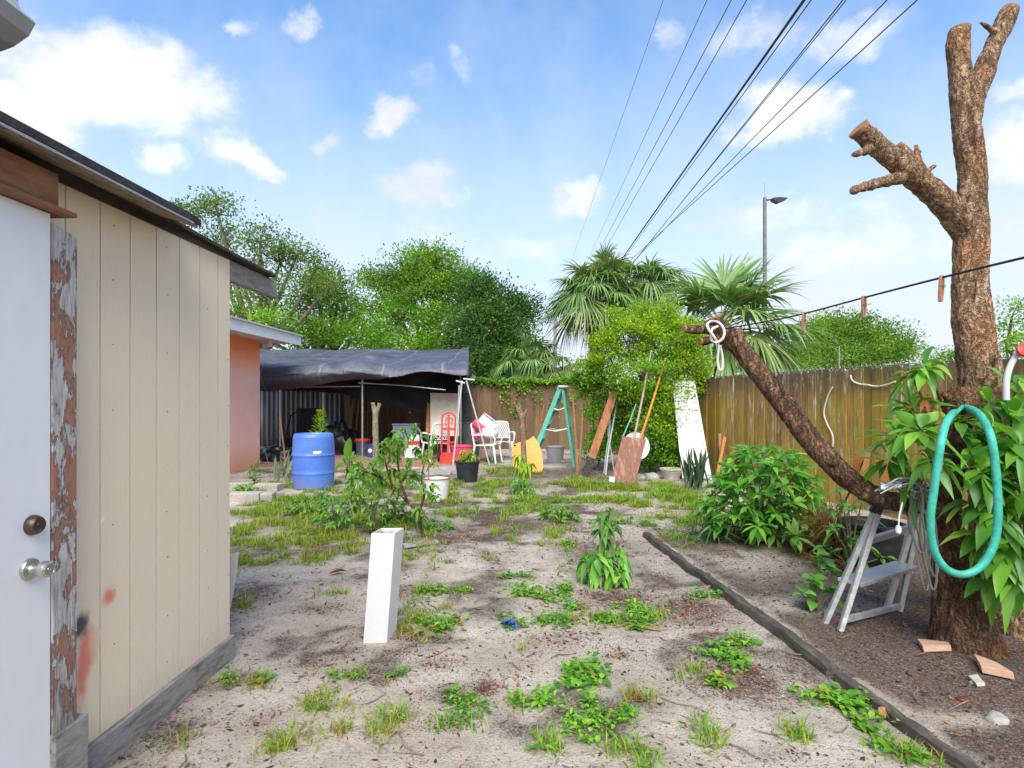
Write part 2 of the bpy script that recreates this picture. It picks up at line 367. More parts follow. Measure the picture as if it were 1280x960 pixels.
bed = np.maximum(bed, far*.8*np.clip((GX+3)/1.5, 0, 1)); grs = np.maximum(grs, np.clip((GY-8.5)/2, 0, 1)*.45)
_n = np.array([fbm(x*1.4, y*1.4, 21)+.5*fbm(x*5, y*5, 4) for x, y in zip(GX.ravel(), GY.ravel())]).reshape(GX.shape)
soil = np.maximum(soil, np.clip((GY-4.6)/1.2, 0, 1)*np.clip(.42+_n*1.6, 0, .95)*np.clip((TX-GX+.2)/.4, 0, 1)*np.clip((13-GY), 0, 1))
soil = np.maximum(soil, np.clip(_n*1.9-.05, 0, .9)*.85)
ca = me.color_attributes.new('zones', 'FLOAT_COLOR', 'POINT')
ca.data.foreach_set('color', np.stack([soil.ravel(), grs.ravel(), bed.ravel(), np.ones(GX.size)], 1).ravel())
m, nt, b = newmat('sandy_yard'); vec = coords(nt)
at_ = nd(nt, 'ShaderNodeVertexColor', {'layer_name': 'zones'}); sp = nd(nt, 'ShaderNodeSeparateColor', Color=at_.outputs[0])
n1 = noise_(nt, vec, 1.3, 8, .65); n2 = noise_(nt, vec, 9, 8, .7); n3 = noise_(nt, vec, 70, 4, .7); n4 = noise_(nt, vec, 230, 3, .7)
def soft(sock, br, lo, hi):
    v = math_(nt, 'ADD', sock, math_(nt, 'MULTIPLY', math_(nt, 'SUBTRACT', br, .5), 1.5))
    return nd(nt, 'ShaderNodeMapRange', {'interpolation_type': 'SMOOTHSTEP'}, Value=v, From_Min=lo, From_Max=hi).outputs[0]
sand = ramp(nt, n1, [(.32, (.375, .305, .24)), (.5, (.50, .42, .34)), (.68, (.60, .52, .44))])
sand = mix(nt, .5, sand, ramp(nt, n2, [(.3, .45), (.5, 1.0), (.72, 1.3)]), 'MULTIPLY')
sand = mix(nt, .55, sand, ramp(nt, n3, [(.36, .45), (.48, 1.0), (.7, 1.35)]), 'MULTIPLY')
sand = mix(nt, .4, sand, ramp(nt, n4, [(.34, .3), (.46, 1.0), (.7, 1.2)]), 'MULTIPLY')
dirt = ramp(nt, n3, [(.3, (.022, .015, .012)), (.5, (.065, .045, .036)), (.66, (.13, .095, .075)), (.8, (.3, .24, .2))])
mulch = ramp(nt, mix(nt, .5, n3, n4), [(.37, (.036, .025, .019)), (.48, (.10, .068, .052)), (.56, (.21, .155, .125)), (.65, (.43, .36, .30))])
turf = ramp(nt, n2, [(.35, (.075, .065, .028)), (.55, (.14, .14, .04)), (.7, (.22, .16, .07))])
gran = math_(nt, 'ADD', math_(nt, 'MULTIPLY', math_(nt, 'SUBTRACT', n2, .5), 1.7), math_(nt, 'ADD', math_(nt, 'MULTIPLY', math_(nt, 'SUBTRACT', n3, .5), 2.6), math_(nt, 'MULTIPLY', math_(nt, 'SUBTRACT', n4, .5), 2.2)))
c = mix(nt, nd(nt, 'ShaderNodeMapRange', Value=math_(nt, 'ADD', sp.outputs[0], gran), From_Min=.30, From_Max=.95).outputs[0], sand, dirt)
c = mix(nt, math_(nt, 'MULTIPLY', soft(sp.outputs[1], mix(nt, .5, n2, n3), .55, 1.1), .6), c, turf)
c = mix(nt, soft(sp.outputs[2], mix(nt, .5, n2, n1), .3, .98), c, mulch)
# the sparse dark debris that lies on the sand everywhere
deb = math_(nt, 'MULTIPLY', nd(nt, 'ShaderNodeMapRange', Value=noise_(nt, vec, 34, 5, .75), From_Min=.565, From_Max=.66).outputs[0], nd(nt, 'ShaderNodeMapRange', Value=n1, From_Min=.34, From_Max=.54).outputs[0])
c = mix(nt, math_(nt, 'MULTIPLY', deb, .75), c, (.07, .05, .04))
nt.links.new(c, b.inputs['Base Color']); b.inputs['Roughness'].default_value = .95; b.inputs['Specular IOR Level'].default_value = .15
hh = math_(nt, 'ADD', math_(nt, 'MULTIPLY', n2, 1.2), math_(nt, 'ADD', math_(nt, 'MULTIPLY', n3, .8), math_(nt, 'MULTIPLY', n4, .35)))
bump_(nt, b, hh, .75, .03)
g = put('ground', me, m, smooth=False); kind(g, 'structure')

# ---- grass blades, creeping weeds, litter: uncountable ground cover
GREENS = [(0, (.05, .15, .014)), (.35, (.10, .27, .022)), (.65, (.17, .38, .03)), (1, (.36, .54, .06))]
M_grass = leafmat('grass_blades', [(0, (.09, .20, .016)), (.4, (.18, .34, .026)), (.75, (.31, .41, .04)), (1, (.48, .40, .09))], .4, .6)
M_dry = leafmat('dry_grass', [(0, (.20, .14, .03)), (.4, (.33, .26, .05)), (.7, (.30, .15, .04)), (1, (.42, .34, .12))], .3, .7)
M_weed = leafmat('weed_leaves', GREENS, .35, .45)
def pick(z, n):
    cx, cy, ax, ay = zone(z)
    P = rng.normal(size=(n, 2))*.52; P = P[np.sum(P*P, 1) < 1.3]
    P = P*np.array([ax, ay])+np.array([cx, cy])
    keep = np.array([fbm(x*2.1, y*2.1, 5)+.8*fbm(x*6, y*6, 2) > (.06+.10*random.random() if cy > 4.6 else -.30) for x, y in P], bool) if len(P) else []
    return P[keep] if len(P) else P
gl, wl = Leaves(), Leaves()
for z in GRASSZ:
    cx, cy, ax, ay = zone(z); area = math.pi*ax*ay
    n = int(min(16000, z[4]*area*(4200 if cy < 5.5 else 4000)+z[4]*60))
    P = pick(z, n)
    if len(P):
        h = np.array([gh(x, y) for x, y in P])
        # blades gather in tufts
        T = P[rng.integers(0, len(P), max(3, len(P)//16))]
        P = T[rng.integers(0, len(T), len(P))]+rng.normal(size=P.shape)*.03
        h = np.array([gh(x, y) for x, y in P])
        a = rdir(len(P), 1.1, .75); a[:, 2] = np.abs(a[:, 2])
        L = rng.uniform(.035, .13, len(P))*(1.15 if cy > 6 else .9)
        dry = rng.random(len(P)) < z[6]*.65
        for mi, sel in ((0, ~dry), (1, dry)):
            if sel.any(): gl.blade(np.column_stack([P[sel], h[sel]-.004]), a[sel], np.cross(a[sel], [0, 0, 1.]), L[sel], rng.uniform(.003, .007, sel.sum())*(1+.08*cy), rng.uniform(.1, .6, (sel.sum(), 1)), mi)
    if z[5] > 0:
        # creeping stems carrying pairs of small leaves
        P = pick(z, int(min(500, z[5]*area*(330 if cy < 5.5 else 170)+z[5]*14)))
        zs = random.uniform(.7, 1.25)
        for x, y in P:
            k = random.randint(4, 9); hh_ = random.uniform(.01, .055); s_ = random.uniform(.7, 1.25)
            ang = rng.uniform(0, 6.28, k); el = rng.uniform(.05, .9, k)
            a = np.stack([np.cos(ang)*np.cos(el), np.sin(ang)*np.cos(el), np.sin(el)], 1)
            p = np.column_stack([x+rng.normal(size=k)*.022, y+rng.normal(size=k)*.022, gh(x, y)+rng.uniform(.004, hh_+.006, k)])
            wl.leaf(p, a, np.cross(a, [0, 0, 1.]), rng.uniform(.026, .06, k)*s_*zs*.88, rng.uniform(.014, .034, k)*s_*zs*.88, .35, .16, (.0, .85, .8, 0), mi=0 if random.random() < .93 else 1)
kind(gl.build('grass', [M_grass, M_dry]), 'stuff')
kind(wl.build('creeping_weeds', [M_weed, M_dry]), 'stuff')

M_litter = leafmat('leaf_litter_chips', [(0, (.025, .016, .011)), (.4, (.07, .04, .026)), (.62, (.22, .07, .03)), (.8, (.36, .16, .07)), (.9, (.30, .20, .12)), (1, (.5, .42, .33))], .05, .85)
lt = Leaves()
def litter(P, lo, hi, up=.25):
    h = np.array([gh(x, y) for x, y in P]); a = rdir(len(P)); a[:, 2] *= .2; n = len(P)
    lt.rhomb(np.column_stack([P, h+rng.uniform(.002, .007, n)]), a, np.cross(a, rdir(n, 2.5, .6)), rng.uniform(lo, hi, n), rng.uniform(lo*.35, hi*.5, n), up)
Pl = []
for x, y in zip(rng.uniform(-2.5, 4.4, 110000), rng.uniform(1.2, 8.5, 110000)):
    if abs(x) > y*.95: continue
    inbed = y < 6.3 and x > timber_x(min(y, 6.0))+.08
    f = fbm(x*1.1, y*1.1, 4)+.5*fbm(x*4, y*4, 9)
    if random.random() < (.62+.5*f if inbed else .15+.75*max(0, f-.03)): Pl.append((x, y))
for z in SOIL: Pl += list(map(tuple, pick(z, int(min(1800, math.pi*np.prod(zone(z)[2:])*3600*z[4])))))
Pl = np.array(Pl); sel = rng.random(len(Pl)) < .12
litter(Pl[~sel], .006, .02); litter(Pl[sel], .02, .05)
kind(lt.build('leaf_litter', M_litter), 'stuff')
tw = MB()
for i in range(150):
    y = random.uniform(1.8, 7.5); x = random.uniform(-.8*y+.4 if y < 3 else -.5*y, .8*y); a = random.uniform(0, 6.28); L = random.uniform(.05, .22)
    if x < -1.5 and y < 3.4: continue
    pts = [];
    for t in (0, .35, .7, 1): q = (x+math.cos(a)*L*t+random.gauss(0, .006), y+math.sin(a)*L*t+random.gauss(0, .006)); pts.append((q[0], q[1], gh(*q)+.006+random.random()*.01))
    tw.tube(pts, [.003, .003, .0025, .0015], 5)
kind(build('twig_litter', tw, M('dry_twig', (.12, .07, .045), (.28, .2, .15), 8, .9)), 'stuff')
# ------------------------------------------------------------------ materials of built things
M_white = M('white_paint', (.74, .75, .78), (.66, .67, .70), 3, .45, .05, mott=.08)
M_vinyl = M('white_vinyl', (.58, .565, .565), (.54, .525, .52), 3, .35, mott=.08)
M_plast = M('white_plastic', (.78, .78, .78), (.66, .65, .63), 8, .4, mott=.08)
M_grey = M('grey_wood', (.16, .14, .125), (.33, .30, .28), 5, .9, .6, 50, stretch=(6, 1, 6), c3=(.22, .19, .17))
M_dark = M('dark_wood', (.025, .02, .018), (.07, .055, .045), 5, .9, .5, 40, stretch=(5, 1, 5))
M_brown = M('brown_lumber', (.22, .095, .045), (.33, .16, .08), 5, .75, .3, 40, stretch=(8, 1, 8))
M_metal = M('galvanised_metal', (.42, .42, .42), (.30, .30, .30), 10, .45, .05, metal=.7)
M_alu = M('worn_aluminium', (.55, .54, .53), (.44, .42, .40), 14, .45, .1, 90, metal=.5, c3=(.62, .60, .58), mott=.15)
M_black = M('black_plastic', (.014, .015, .018), (.03, .03, .033), 9, .5, .1)
M_rubber = M('black_rubber', (.012, .012, .012), (.02, .02, .02), 9, .8)
M_nickel = M('satin_nickel', (.62, .60, .57), (.5, .48, .45), 5, .28, metal=.95)
M_bronze = M('old_bronze', (.17, .12, .09), (.10, .07, .055), 9, .4, metal=.7)
M_conc = M('concrete', (.36, .33, .30), (.26, .24, .215), 6, .95, .5, 50)
M_red = M('red_enamel', (.62, .035, .025), (.45, .03, .025), 6, .45)
M_pink = M('pink_plastic', (.72, .07, .16), (.62, .06, .13), 4, .45)
M_orange = M('orange_wood', (.42, .19, .035), (.55, .27, .06), 3, .7, .2, 30, stretch=(1, 1, 4))

# ------------------------------------------------------------------ garden shed on the left
SD = V((.0444, 1, 0)).normalized(); SN = V((SD.y, -SD.x, 0)); SO = V((-1.73, 0, 0))
def S(t, out, z): return SO+SD*t+SN*out+V((0, 0, z))
SROT = Matrix((SN, SD, V((0, 0, 1)))).transposed()      # local x = out, y = along, z = up
def sbox(mb, t0, t1, o0, o1, z0, z1, mi=0): return mb.box(S((t0+t1)/2, (o0+o1)/2, (z0+z1)/2), (o1-o0, t1-t0, z1-z0), SROT, mi)

shed = thing('garden_shed', 'beige board shed with a white door and peeling door post, weathered roof edge above', 'shed', S(2, -.5, 0))
# siding, with shallow vertical grooves and sprayed paint marks
m, nt, b = newmat('beige_siding'); vec = coords(nt)
grain = noise_(nt, coords(nt, (14, 14, 1.2)), 9, 6, .7)
c = ramp(nt, grain, [(.25, (.72, .575, .415)), (.5, (.80, .65, .48)), (.75, (.76, .62, .465))])
c = mix(nt, .5, c, ramp(nt, noise_(nt, vec, 1.1, 5), [(.3, (1.06, 1.03, .95)), (.7, (.92, .93, .97))]), 'MULTIPLY')
def spot(c, y, z, ry, rz, colr, amt=.9, tilt=0.0):
    mp = nd(nt, 'ShaderNodeMapping', {'vector_type': 'TEXTURE'}, Vector=vec)
    p = S(y, 0, z)-S(2, -.5, 0); mp.inputs['Location'].default_value = p; mp.inputs['Scale'].default_value = (5, ry, rz); mp.inputs['Rotation'].default_value = (tilt, 0, 0)
    ln = vm2(nt, mp.outputs[0]); jit = math_(nt, 'MULTIPLY', math_(nt, 'SUBTRACT', noise_(nt, vec, 22, 4), .5), .9)
    f = nd(nt, 'ShaderNodeMapRange', {'interpolation_type': 'SMOOTHSTEP'}, Value=math_(nt, 'ADD', ln, jit), From_Min=1.0, From_Max=.25, To_Min=0, To_Max=amt).outputs[0]
    return mix(nt, f, c, colr)
def vm2(nt, v):
    n = nt.nodes.new('ShaderNodeVectorMath'); n.operation = 'LENGTH'; nt.links.new(v, n.inputs[0]); return n.outputs['Value']
def on_wall(px, py):      # wall position behind a picture point
    k = (px-CX)/F; Y = -1.73/(k-.0444); return Y/SD.y, EH+(CY-py)/F*Y
for px, py, ry, rz, colr, am, ti in [(136, 746, .05, .05, (.75, .17, .09), .85, .5), (104, 830, .05, .22, (.80, .15, .10), .8, -.15), (101, 783, .05, .075, (.03, .03, .035), .92, -.35), (128, 650, .02, .022, (.85, .83, .85), .95, 0), (112, 815, .07, .10, (.78, .25, .16), .5, -.4)]:
    t, z = on_wall(px, py); c = spot(c, t, z, ry, rz, colr, am, ti)
# grime low on the boards and scattered nail heads
lowz = nd(nt, 'ShaderNodeSeparateXYZ', Vector=vec).outputs[2]
c = mix(nt, nd(nt, 'ShaderNodeMapRange', Value=math_(nt, 'ADD', lowz, math_(nt, 'MULTIPLY', grain, .35)), From_Min=.42, From_Max=.20, To_Min=0, To_Max=.35).outputs[0], c, (.30, .24, .17))
nt.links.new(c, b.inputs['Base Color']); b.inputs['Roughness'].default_value = .75; bump_(nt, b, grain, .25, .004)
M_siding = m
mb = MB(); t = 2.02; edges = []
pitch = .168
prof = [(2.02, 0.0)]; x = 2.02+pitch*.55
while x < 3.22:
    prof += [(x-.0035, 0), (x-.002, -.0035), (x+.002, -.0035), (x+.0035, 0)]; x += pitch
prof.append((3.24, 0.0))
vs = []
for tt, oo in prof: vs += [S(tt, oo, .12), S(tt, oo, 2.24)]
for i in range(len(prof)-1): mb.f.append((2*i, 2*i+2, 2*i+3, 2*i+1)); mb.m.append(0 if i % 4 == 0 else 2)  # groove faces take a darker beige than the boards
mb.v.extend(tuple(q) for q in vs)
for i in range(9):        # nail heads
    for tt in (2.055, 2.35, 2.69, 3.02, 3.222):
        zz_ = .2+i*.245+random.uniform(-.03, .03); q = S(tt+random.uniform(-.008, .008), .0012, zz_); r_ = random.uniform(.0025, .0045); k_ = [q+SD*(r_*math.cos(a))+V((0, 0, r_*math.sin(a))) for a in np.linspace(0, 6.28, 8)[:-1]]
        if random.random() < .75: mb.add(k_, [tuple(range(7))], 1)
build('wall', mb, [M_siding, M('rusty_nail', (.10, .06, .04), (.2, .12, .08), 90, .8), M('darker_groove', (.62, .51, .385), (.53, .435, .33), 12, .9)], shed, smooth=False)
mb = MB(); sbox(mb, .2, 3.237, -1.9, -.006, .02, 2.22); build('shed_body', mb, M_siding, shed, smooth=False)
mb = MB(); sbox(mb, 2.08, 3.262, -.045, .022, -.02, .125); build('base_board', mb, M_grey, shed, bevel=.006)
# roof: thin deck sloping out over the wall, felt on top, and the wall plate that runs on past the corner
def rz(o): return 2.232+.30*(.19-o)
def deck(mb, pts, dz, th): mb.slab([S(t, o, rz(o)+dz) for t, o in pts], (0, 0, th))
mb = MB(); deck(mb, [(-.3, .19), (2.60, .19), (2.67, .16), (2.60, .10), (2.62, .03), (2.64, -.6), (-.3, -.6)], 0, .016); roof = build('roof', mb, M('roof_deck_underside', (.19, .145, .10), (.30, .235, .165), 5, .9, .4, 40, c3=(.12, .09, .065)), shed, smooth=False)
mb = MB(); deck(mb, [(-.3, .197), (2.60, .197), (2.69, .165), (2.66, -1.9), (-.3, -1.9)], .018, .028); build('roofing_felt', mb, M('old_roofing_felt', (.030, .027, .025), (.06, .054, .05), 20, .95, .5), roof, smooth=False)
mb = MB(); sbox(mb, -.3, 2.58, .191, .1965, rz(.19)+.004, rz(.19)+.013); build('drip_edge', mb, M_metal, roof, smooth=False)
mb = MB(); sbox(mb, .9, 3.235, .001, .010, 2.236, 2.285); build('frieze', mb, M_dark, shed, smooth=False)
mb = MB(); mb.slab([S(2.95, -.05, 2.125), S(2.95, -.05, 2.24), S(3.83, -.05, 2.242), S(3.86, -.05, 2.13)], SN*.043); build('wall_plate', mb, M_grey, shed, bevel=.004, smooth=False)
mb = MB(); mb.slab([S(.9, -.9, 2.288), S(3.82, -.9, 2.246), S(3.74, .035, 2.246), S(3.3, .045, 2.25), S(2.4, .035, 2.288), S(.9, .035, 2.288)], (0, 0, .016)); build('roof_edge', mb, M_dark, roof, smooth=False)
# door
mb = MB(); sbox(mb, .95, 1.968, .03, .07, .03, 2.085); door = build('door', mb, M('door_paint', (.80, .785, .79), (.75, .735, .74), 2, .5, .05, stretch=(1, 1, .3), mott=.08), shed, bevel=.002)
def onrot(): return Matrix((V((0, 0, 1)), SD, SN)).transposed()     # lathe axis -> out of the wall
LR = Matrix((SD, V((0, 0, 1)), SN)).transposed()
def on_door(px, py):
    L = 1.73-.07; k = (px-CX)/F; Y = -L/(k-.0444); return Y/SD.y, EH+(CY-py)/F*Y
t, z = on_door(37, 711)
mb = MB(); mb.lathe([(0, 0), (.036, 0), (.036, .006), (.033, .011), (.017, .014), (.0135, .02), (.0135, .032), (.019, .038), (.0265, .046), (.0275, .058), (.025, .068), (.019, .072), (.0185, .070), (.008, .070), (.007, .073), (0, .073)], 28, S(t, .07, z), LR)
mb.box(S(t, .1435, z), (.0025, .009, .002), LR); build('door_knob', mb, M_nickel, door)
t, z = on_door(41, 656)
mb = MB(); mb.lathe([(0, 0), (.033, 0), (.033, .008), (.0285, .022), (.0245, .027), (.023, .026), (.009, .026), (.008, .029), (0, .029)], 28, S(t, .07, z), LR); build('deadbolt', mb, M_bronze, door)
# post with peeling paint
m, nt, b = newmat('peeling_paint'); vec = coords(nt, (1, 1, .55))
n1 = noise_(nt, coords(nt, (1, 1, .4)), 15, 9, .72, .25); n2 = noise_(nt, coords(nt, (10, 10, 1)), 9, 6, .7)
wood = ramp(nt, n2, [(.3, (.22, .085, .055)), (.5, (.38, .165, .105)), (.7, (.20, .12, .09))])
paint = ramp(nt, n2, [(.33, (.15, .125, .11)), (.46, (.38, .34, .32)), (.66, (.62, .59, .57))])
f = nd(nt, 'ShaderNodeMapRange', Value=n1, From_Min=.475, From_Max=.50).outputs[0]
edge = nd(nt, 'ShaderNodeMapRange', Value=math_(nt, 'ABSOLUTE', math_(nt, 'SUBTRACT', n1, .487)), From_Min=.03, From_Max=.0).outputs[0]
c = mix(nt, f, wood, paint); c = mix(nt, math_(nt, 'MULTIPLY', edge, .55), c, (.10, .07, .06))
zz = nd(nt, 'ShaderNodeSeparateXYZ', Vector=coords(nt)).outputs[2]
c = mix(nt, nd(nt, 'ShaderNodeMapRange', Value=math_(nt, 'ADD', zz, math_(nt, 'MULTIPLY', n2, .5)), From_Min=.85, From_Max=.45).outputs[0], c, ramp(nt, n2, [(.35, (.07, .055, .05)), (.65, (.22, .18, .16))]))
nt.links.new(c, b.inputs['Base Color']); b.inputs['Roughness'].default_value = .85
bump_(nt, b, math_(nt, 'ADD', math_(nt, 'MULTIPLY', f, .8), n2), .8, .006)
M_peel = m
mb = MB()
tz = [0, .3, .7, 1.0, 1.35, 1.6, 1.85, 2.03, 2.06]
t0, t1 = 1.975, 2.075
vs = []
for i, z in enumerate(tz):
    j = random.uniform(-.003, .003); e = .03 if z > 2.04 else 0
    vs += [S(t0+j, .0, z), S(t0+j, .075, z-e*.2), S(t1+j*.6, .075, z-e), S(t1+j, .0, z)]
mb.add(vs, [(4*i+k, 4*i+(k+1) % 4, 4*i+4+(k+1) % 4, 4*i+4+k) for i in range(len(tz)-1) for k in range(4)]+[(4*(len(tz)-1)+k for k in range(4))] and [(4*i+k, 4*i+(k+1) % 4, 4*i+4+(k+1) % 4, 4*i+4+k) for i in range(len(tz)-1) for k in range(4)]+[tuple(4*(len(tz)-1)+k for k in range(4))])
build('door_post', mb, M_peel, shed, bevel=.003)
mb = MB(); sbox(mb, 1.9685, 1.974, .0, .060, 0, 2.08); build('door_jamb', mb, M_dark, shed, smooth=False)
mb = MB(); mb.slab([S(1.965, .02, -.02), S(1.965, .088, -.02), S(2.115, .088, -.02), S(2.115, .02, -.02)], (0, 0, .325)); build('post_foot', mb, M_grey, shed, bevel=.006)
mb = MB(); sbox(mb, .9, 1.985, .004, .085, 2.10, 2.225); sbox(mb, .9, 2.03, .0, .115, 2.088, 2.104); build('door_header', mb, M_brown, shed, bevel=.003)

# corner of the main roof overhead
eave = thing('roof_eave', 'corner of a grey painted eave with its gutter end, high above the shed door', 'eave', (-1.6, 1.8, 2.5))
def gpro(y):
    o = V((-1.71, y, 2.575)); return [o+V((a, 0, c)) for a, c in ((-.25, .0), (.06, .0), (.10, .015), (.15, .05), (.172, .09), (.168, .10), (.135, .105), (.115, .16), (.108, .25), (.10, .30), (-.25, .30))]
mb = MB(); A, B = gpro(-.6), gpro(1.86); mb.slab(A, V((0, 2.46, 0))); build('fascia', mb, M('eave_paint', (.42, .42, .43), (.33, .33, .34), 4, .6, .1, mott=.08), eave, smooth=False)
mb = MB(); mb.slab([(-1.9, -.6, 2.876), (-1.66, -.6, 2.876), (-1.66, 1.9, 2.876), (-1.9, 1.9, 2.876)], (0, 0, .04)); build('roof_sheet', mb, M_white, eave, smooth=False)
mb = MB(); mb.slab([(-2.2, -.6, 2.545), (-1.67, -.6, 2.545), (-1.67, 1.84, 2.545), (-2.2, 1.84, 2.545)], (0, 0, .028)); build('soffit', mb, M_dark, eave, smooth=False)

# ------------------------------------------------------------------ pink house
PO = V((-6.07, 0, 0))
def Pk(t, out, z): return PO+SD*t+SN*out+V((0, 0, z))
def pbox(mb, t0, t1, o0, o1, z0, z1, mi=0): return mb.box(Pk((t0+t1)/2, (o0+o1)/2, (z0+z1)/2), (o1-o0, t1-t0, z1-z0), SROT, mi)
pink = thing('pink_house', 'pink rendered house corner under a white roof edge, behind the shed', 'house', Pk(11, -1, 0))
m, nt, b = newmat('pink_render'); vec = coords(nt); zz = nd(nt, 'ShaderNodeSeparateXYZ', Vector=vec).outputs[2]
n1 = noise_(nt, vec, 2.5, 5)
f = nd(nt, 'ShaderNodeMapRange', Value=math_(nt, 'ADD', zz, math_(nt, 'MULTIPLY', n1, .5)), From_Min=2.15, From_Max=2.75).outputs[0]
c = mix(nt, f, ramp(nt, n1, [(.3, (.87, .48, .40)), (.7, (.90, .56, .48))]), (.80, .26, .10))      # eave shade painted into the wall colour, redder and darker at the top
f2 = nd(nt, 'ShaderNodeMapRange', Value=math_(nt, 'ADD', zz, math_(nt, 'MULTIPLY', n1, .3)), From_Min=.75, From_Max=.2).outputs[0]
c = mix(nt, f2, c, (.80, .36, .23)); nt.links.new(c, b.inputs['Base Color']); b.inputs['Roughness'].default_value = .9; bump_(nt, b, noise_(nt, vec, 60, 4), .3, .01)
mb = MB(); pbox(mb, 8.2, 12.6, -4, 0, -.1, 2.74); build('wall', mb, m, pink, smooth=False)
mb = MB(); pbox(mb, 7.6, 13.25, -4.4, .60, 2.742, 2.76); build('soffit', mb, M('soffit_paint', (.70, .60, .57), (.62, .52, .5), 3, .7), pink, smooth=False)
mb = MB(); pbox(mb, 7.6, 13.27, .602, .64, 2.70, 2.90); rf = build('roof', mb, M_white, pink, smooth=False)
mb = MB(); pbox(mb, 7.55, 13.3, .0, .68, 2.902, 2.935); mb.slab([Pk(7.55, .0, 2.903), Pk(13.3, .0, 2.903), Pk(13.3, -2.2, 3.5), Pk(7.55, -2.2, 3.5)], (0, 0, .032)); build('roof_covering', mb, M('pale_roofing', (.6, .58, .57), (.5, .47, .45), 9, .8), rf, smooth=False)
mb = MB(); p = Pk(12.55, .25, 2.70); mb.lathe([(0, -.10), (.05, -.09), (.055, -.03), (.03, .0), (.03, .04), (0, .04)], 14, p); build('flood_lamp', mb, M_plast, pink)

# ------------------------------------------------------------------ tarpaulin shelter
can = thing('tarp_shelter', 'dark blue tarpaulin shelter on thin poles beside the pink house', 'canopy', (-3.5, 14.5, 0))
m, nt, b = newmat('navy_tarpaulin'); vec = coords(nt)
n1 = noise_(nt, vec, 1.4, 6, .6); n2 = noise_(nt, coords(nt, (1, 1, 1)), 240, 2)
c = ramp(nt, n1, [(.3, (.040, .041, .056)), (.5, (.070, .071, .096)), (.66, (.105, .105, .135)), (.8, (.15, .135, .13))])
sx = nd(nt, 'ShaderNodeSeparateXYZ', Vector=vec).outputs[0]
sm = math_(nt, 'ABSOLUTE', math_(nt, 'SUBTRACT', math_(nt, 'FRACT', math_(nt, 'ADD', math_(nt, 'MULTIPLY', sx, .72), math_(nt, 'MULTIPLY', n1, .25))), .5))
seam = nd(nt, 'ShaderNodeMapRange', {'interpolation_type': 'SMOOTHSTEP'}, Value=sm, From_Min=.03, From_Max=.0, To_Max=.5).outputs[0]
c = mix(nt, seam, c, (.22, .215, .24))
crs = noise_(nt, coords(nt, (1, .6, .6)), 3.2, 8, .65, 1.2)
c = mix(nt, .5, c, ramp(nt, crs, [(.35, .6), (.5, 1.0), (.65, 1.5)]), 'MULTIPLY')
nt.links.new(c, b.inputs['Base Color']); b.inputs['Roughness'].default_value = .48; bump_(nt, b, crs, .5, .08)
M_tarp = m
XL, XR = -8.3, -.98
def tarp(u, v):
    yy = 18.3-5.0*min(1, v/.55); x = XL+(-.0735*yy-.02-XL)*u
    wr = .045*math.sin(x*2.6+1.4*math.sin(v*3+x))+.05*fbm(x*1.2, v*3, 2)+.02*fbm(x*4, v*9, 5)
    br = .5+.5*math.cos((x+.6)*2*math.pi/1.75)       # the purlins hold it up
    if v < .55:
        t = v/.55; y = 18.3-5.0*t; z = 3.06-.80*t-.10*math.sin(t*math.pi)*(1-br*.6)+wr*(.4+t)
        if u > .97: z += .05
    elif v < .72:
        t = (v-.55)/.17; y = 13.3-.16*math.sin(t*1.6); z = 2.26-.22*t+wr*.8
    else:
        t = (v-.72)/.28; lo = 1.62+.52*min(1, max(0, (x+6.2)/4.6))
        y = 13.14+.30*t*t+.05*math.sin(x*3.3); z = 2.04+(lo-2.04)*t+wr*.9*(1-.3*t)
    return V((x, y, z))
mb = MB(); mb.grid(tarp, 110, 56); build('tarp_roof', mb, M_tarp, can, solid=.006, ang=60)
mb = MB()
def endp(u, v):
    a = tarp(1.0, .02+.68*u); k = v*(.35+.25*math.sin(u*3)); return a+V((-.01-.10*v*u+.04*v*math.sin(v*6+u*8), .05*v, -k))
mb.grid(endp, 24, 8); build('tarp_side', mb, M('tarp_side', (.03, .032, .05), (.05, .05, .075), 3, .6), can, solid=.005)
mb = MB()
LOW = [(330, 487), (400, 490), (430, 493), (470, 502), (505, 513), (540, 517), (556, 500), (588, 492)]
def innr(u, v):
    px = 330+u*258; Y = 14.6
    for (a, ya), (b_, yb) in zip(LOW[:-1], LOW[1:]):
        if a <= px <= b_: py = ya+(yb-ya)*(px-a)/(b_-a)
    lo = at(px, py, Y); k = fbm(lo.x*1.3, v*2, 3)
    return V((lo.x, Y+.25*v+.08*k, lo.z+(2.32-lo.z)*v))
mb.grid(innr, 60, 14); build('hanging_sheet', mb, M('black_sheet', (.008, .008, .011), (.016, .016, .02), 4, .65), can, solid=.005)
for px, Y, zt in ((453, 13.55, 2.2), (404, 15.4, 2.45), (576, 13.6, 2.25), (350, 13.5, 2.2)):
    p = at(px, 500, Y); mb = MB(); mb.tube([(p.x, Y, -.05), (p.x, Y, zt)], .022 if px != 404 else .03, 10); build('pole', mb, M_plast if px == 404 else M_metal, can)
mb = MB(); mb.tube([at(448, 478.5, 13.5), at(500, 481.5, 13.5), at(557, 487.5, 13.5)], .014, 8); build('crossbar', mb, M_metal, can)
mb = MB(); mb.tube([at(-10+330, 484, 13.6), at(450, 483, 13.6)], .014, 8); build('crossbar', mb, M_metal, can)

mb = MB()
def corr(u, v): return V((-9.2+4.35*u, 17.9+.028*math.sin(u*4.35/.15*2*math.pi), -.05+1.95*v))
mb.grid(corr, 420, 2); o = build('metal_wall', mb, M('corrugated_sheet', (.36, .36, .38), (.27, .27, .29), 2.5, .5, c3=(.19, .17, .16), stretch=(1, 1, .25)), loc=(-6, 17.9, 0), solid=.004, ang=0)
tag(o, 'pale corrugated metal wall closing the back of the tarp shelter', 'wall')

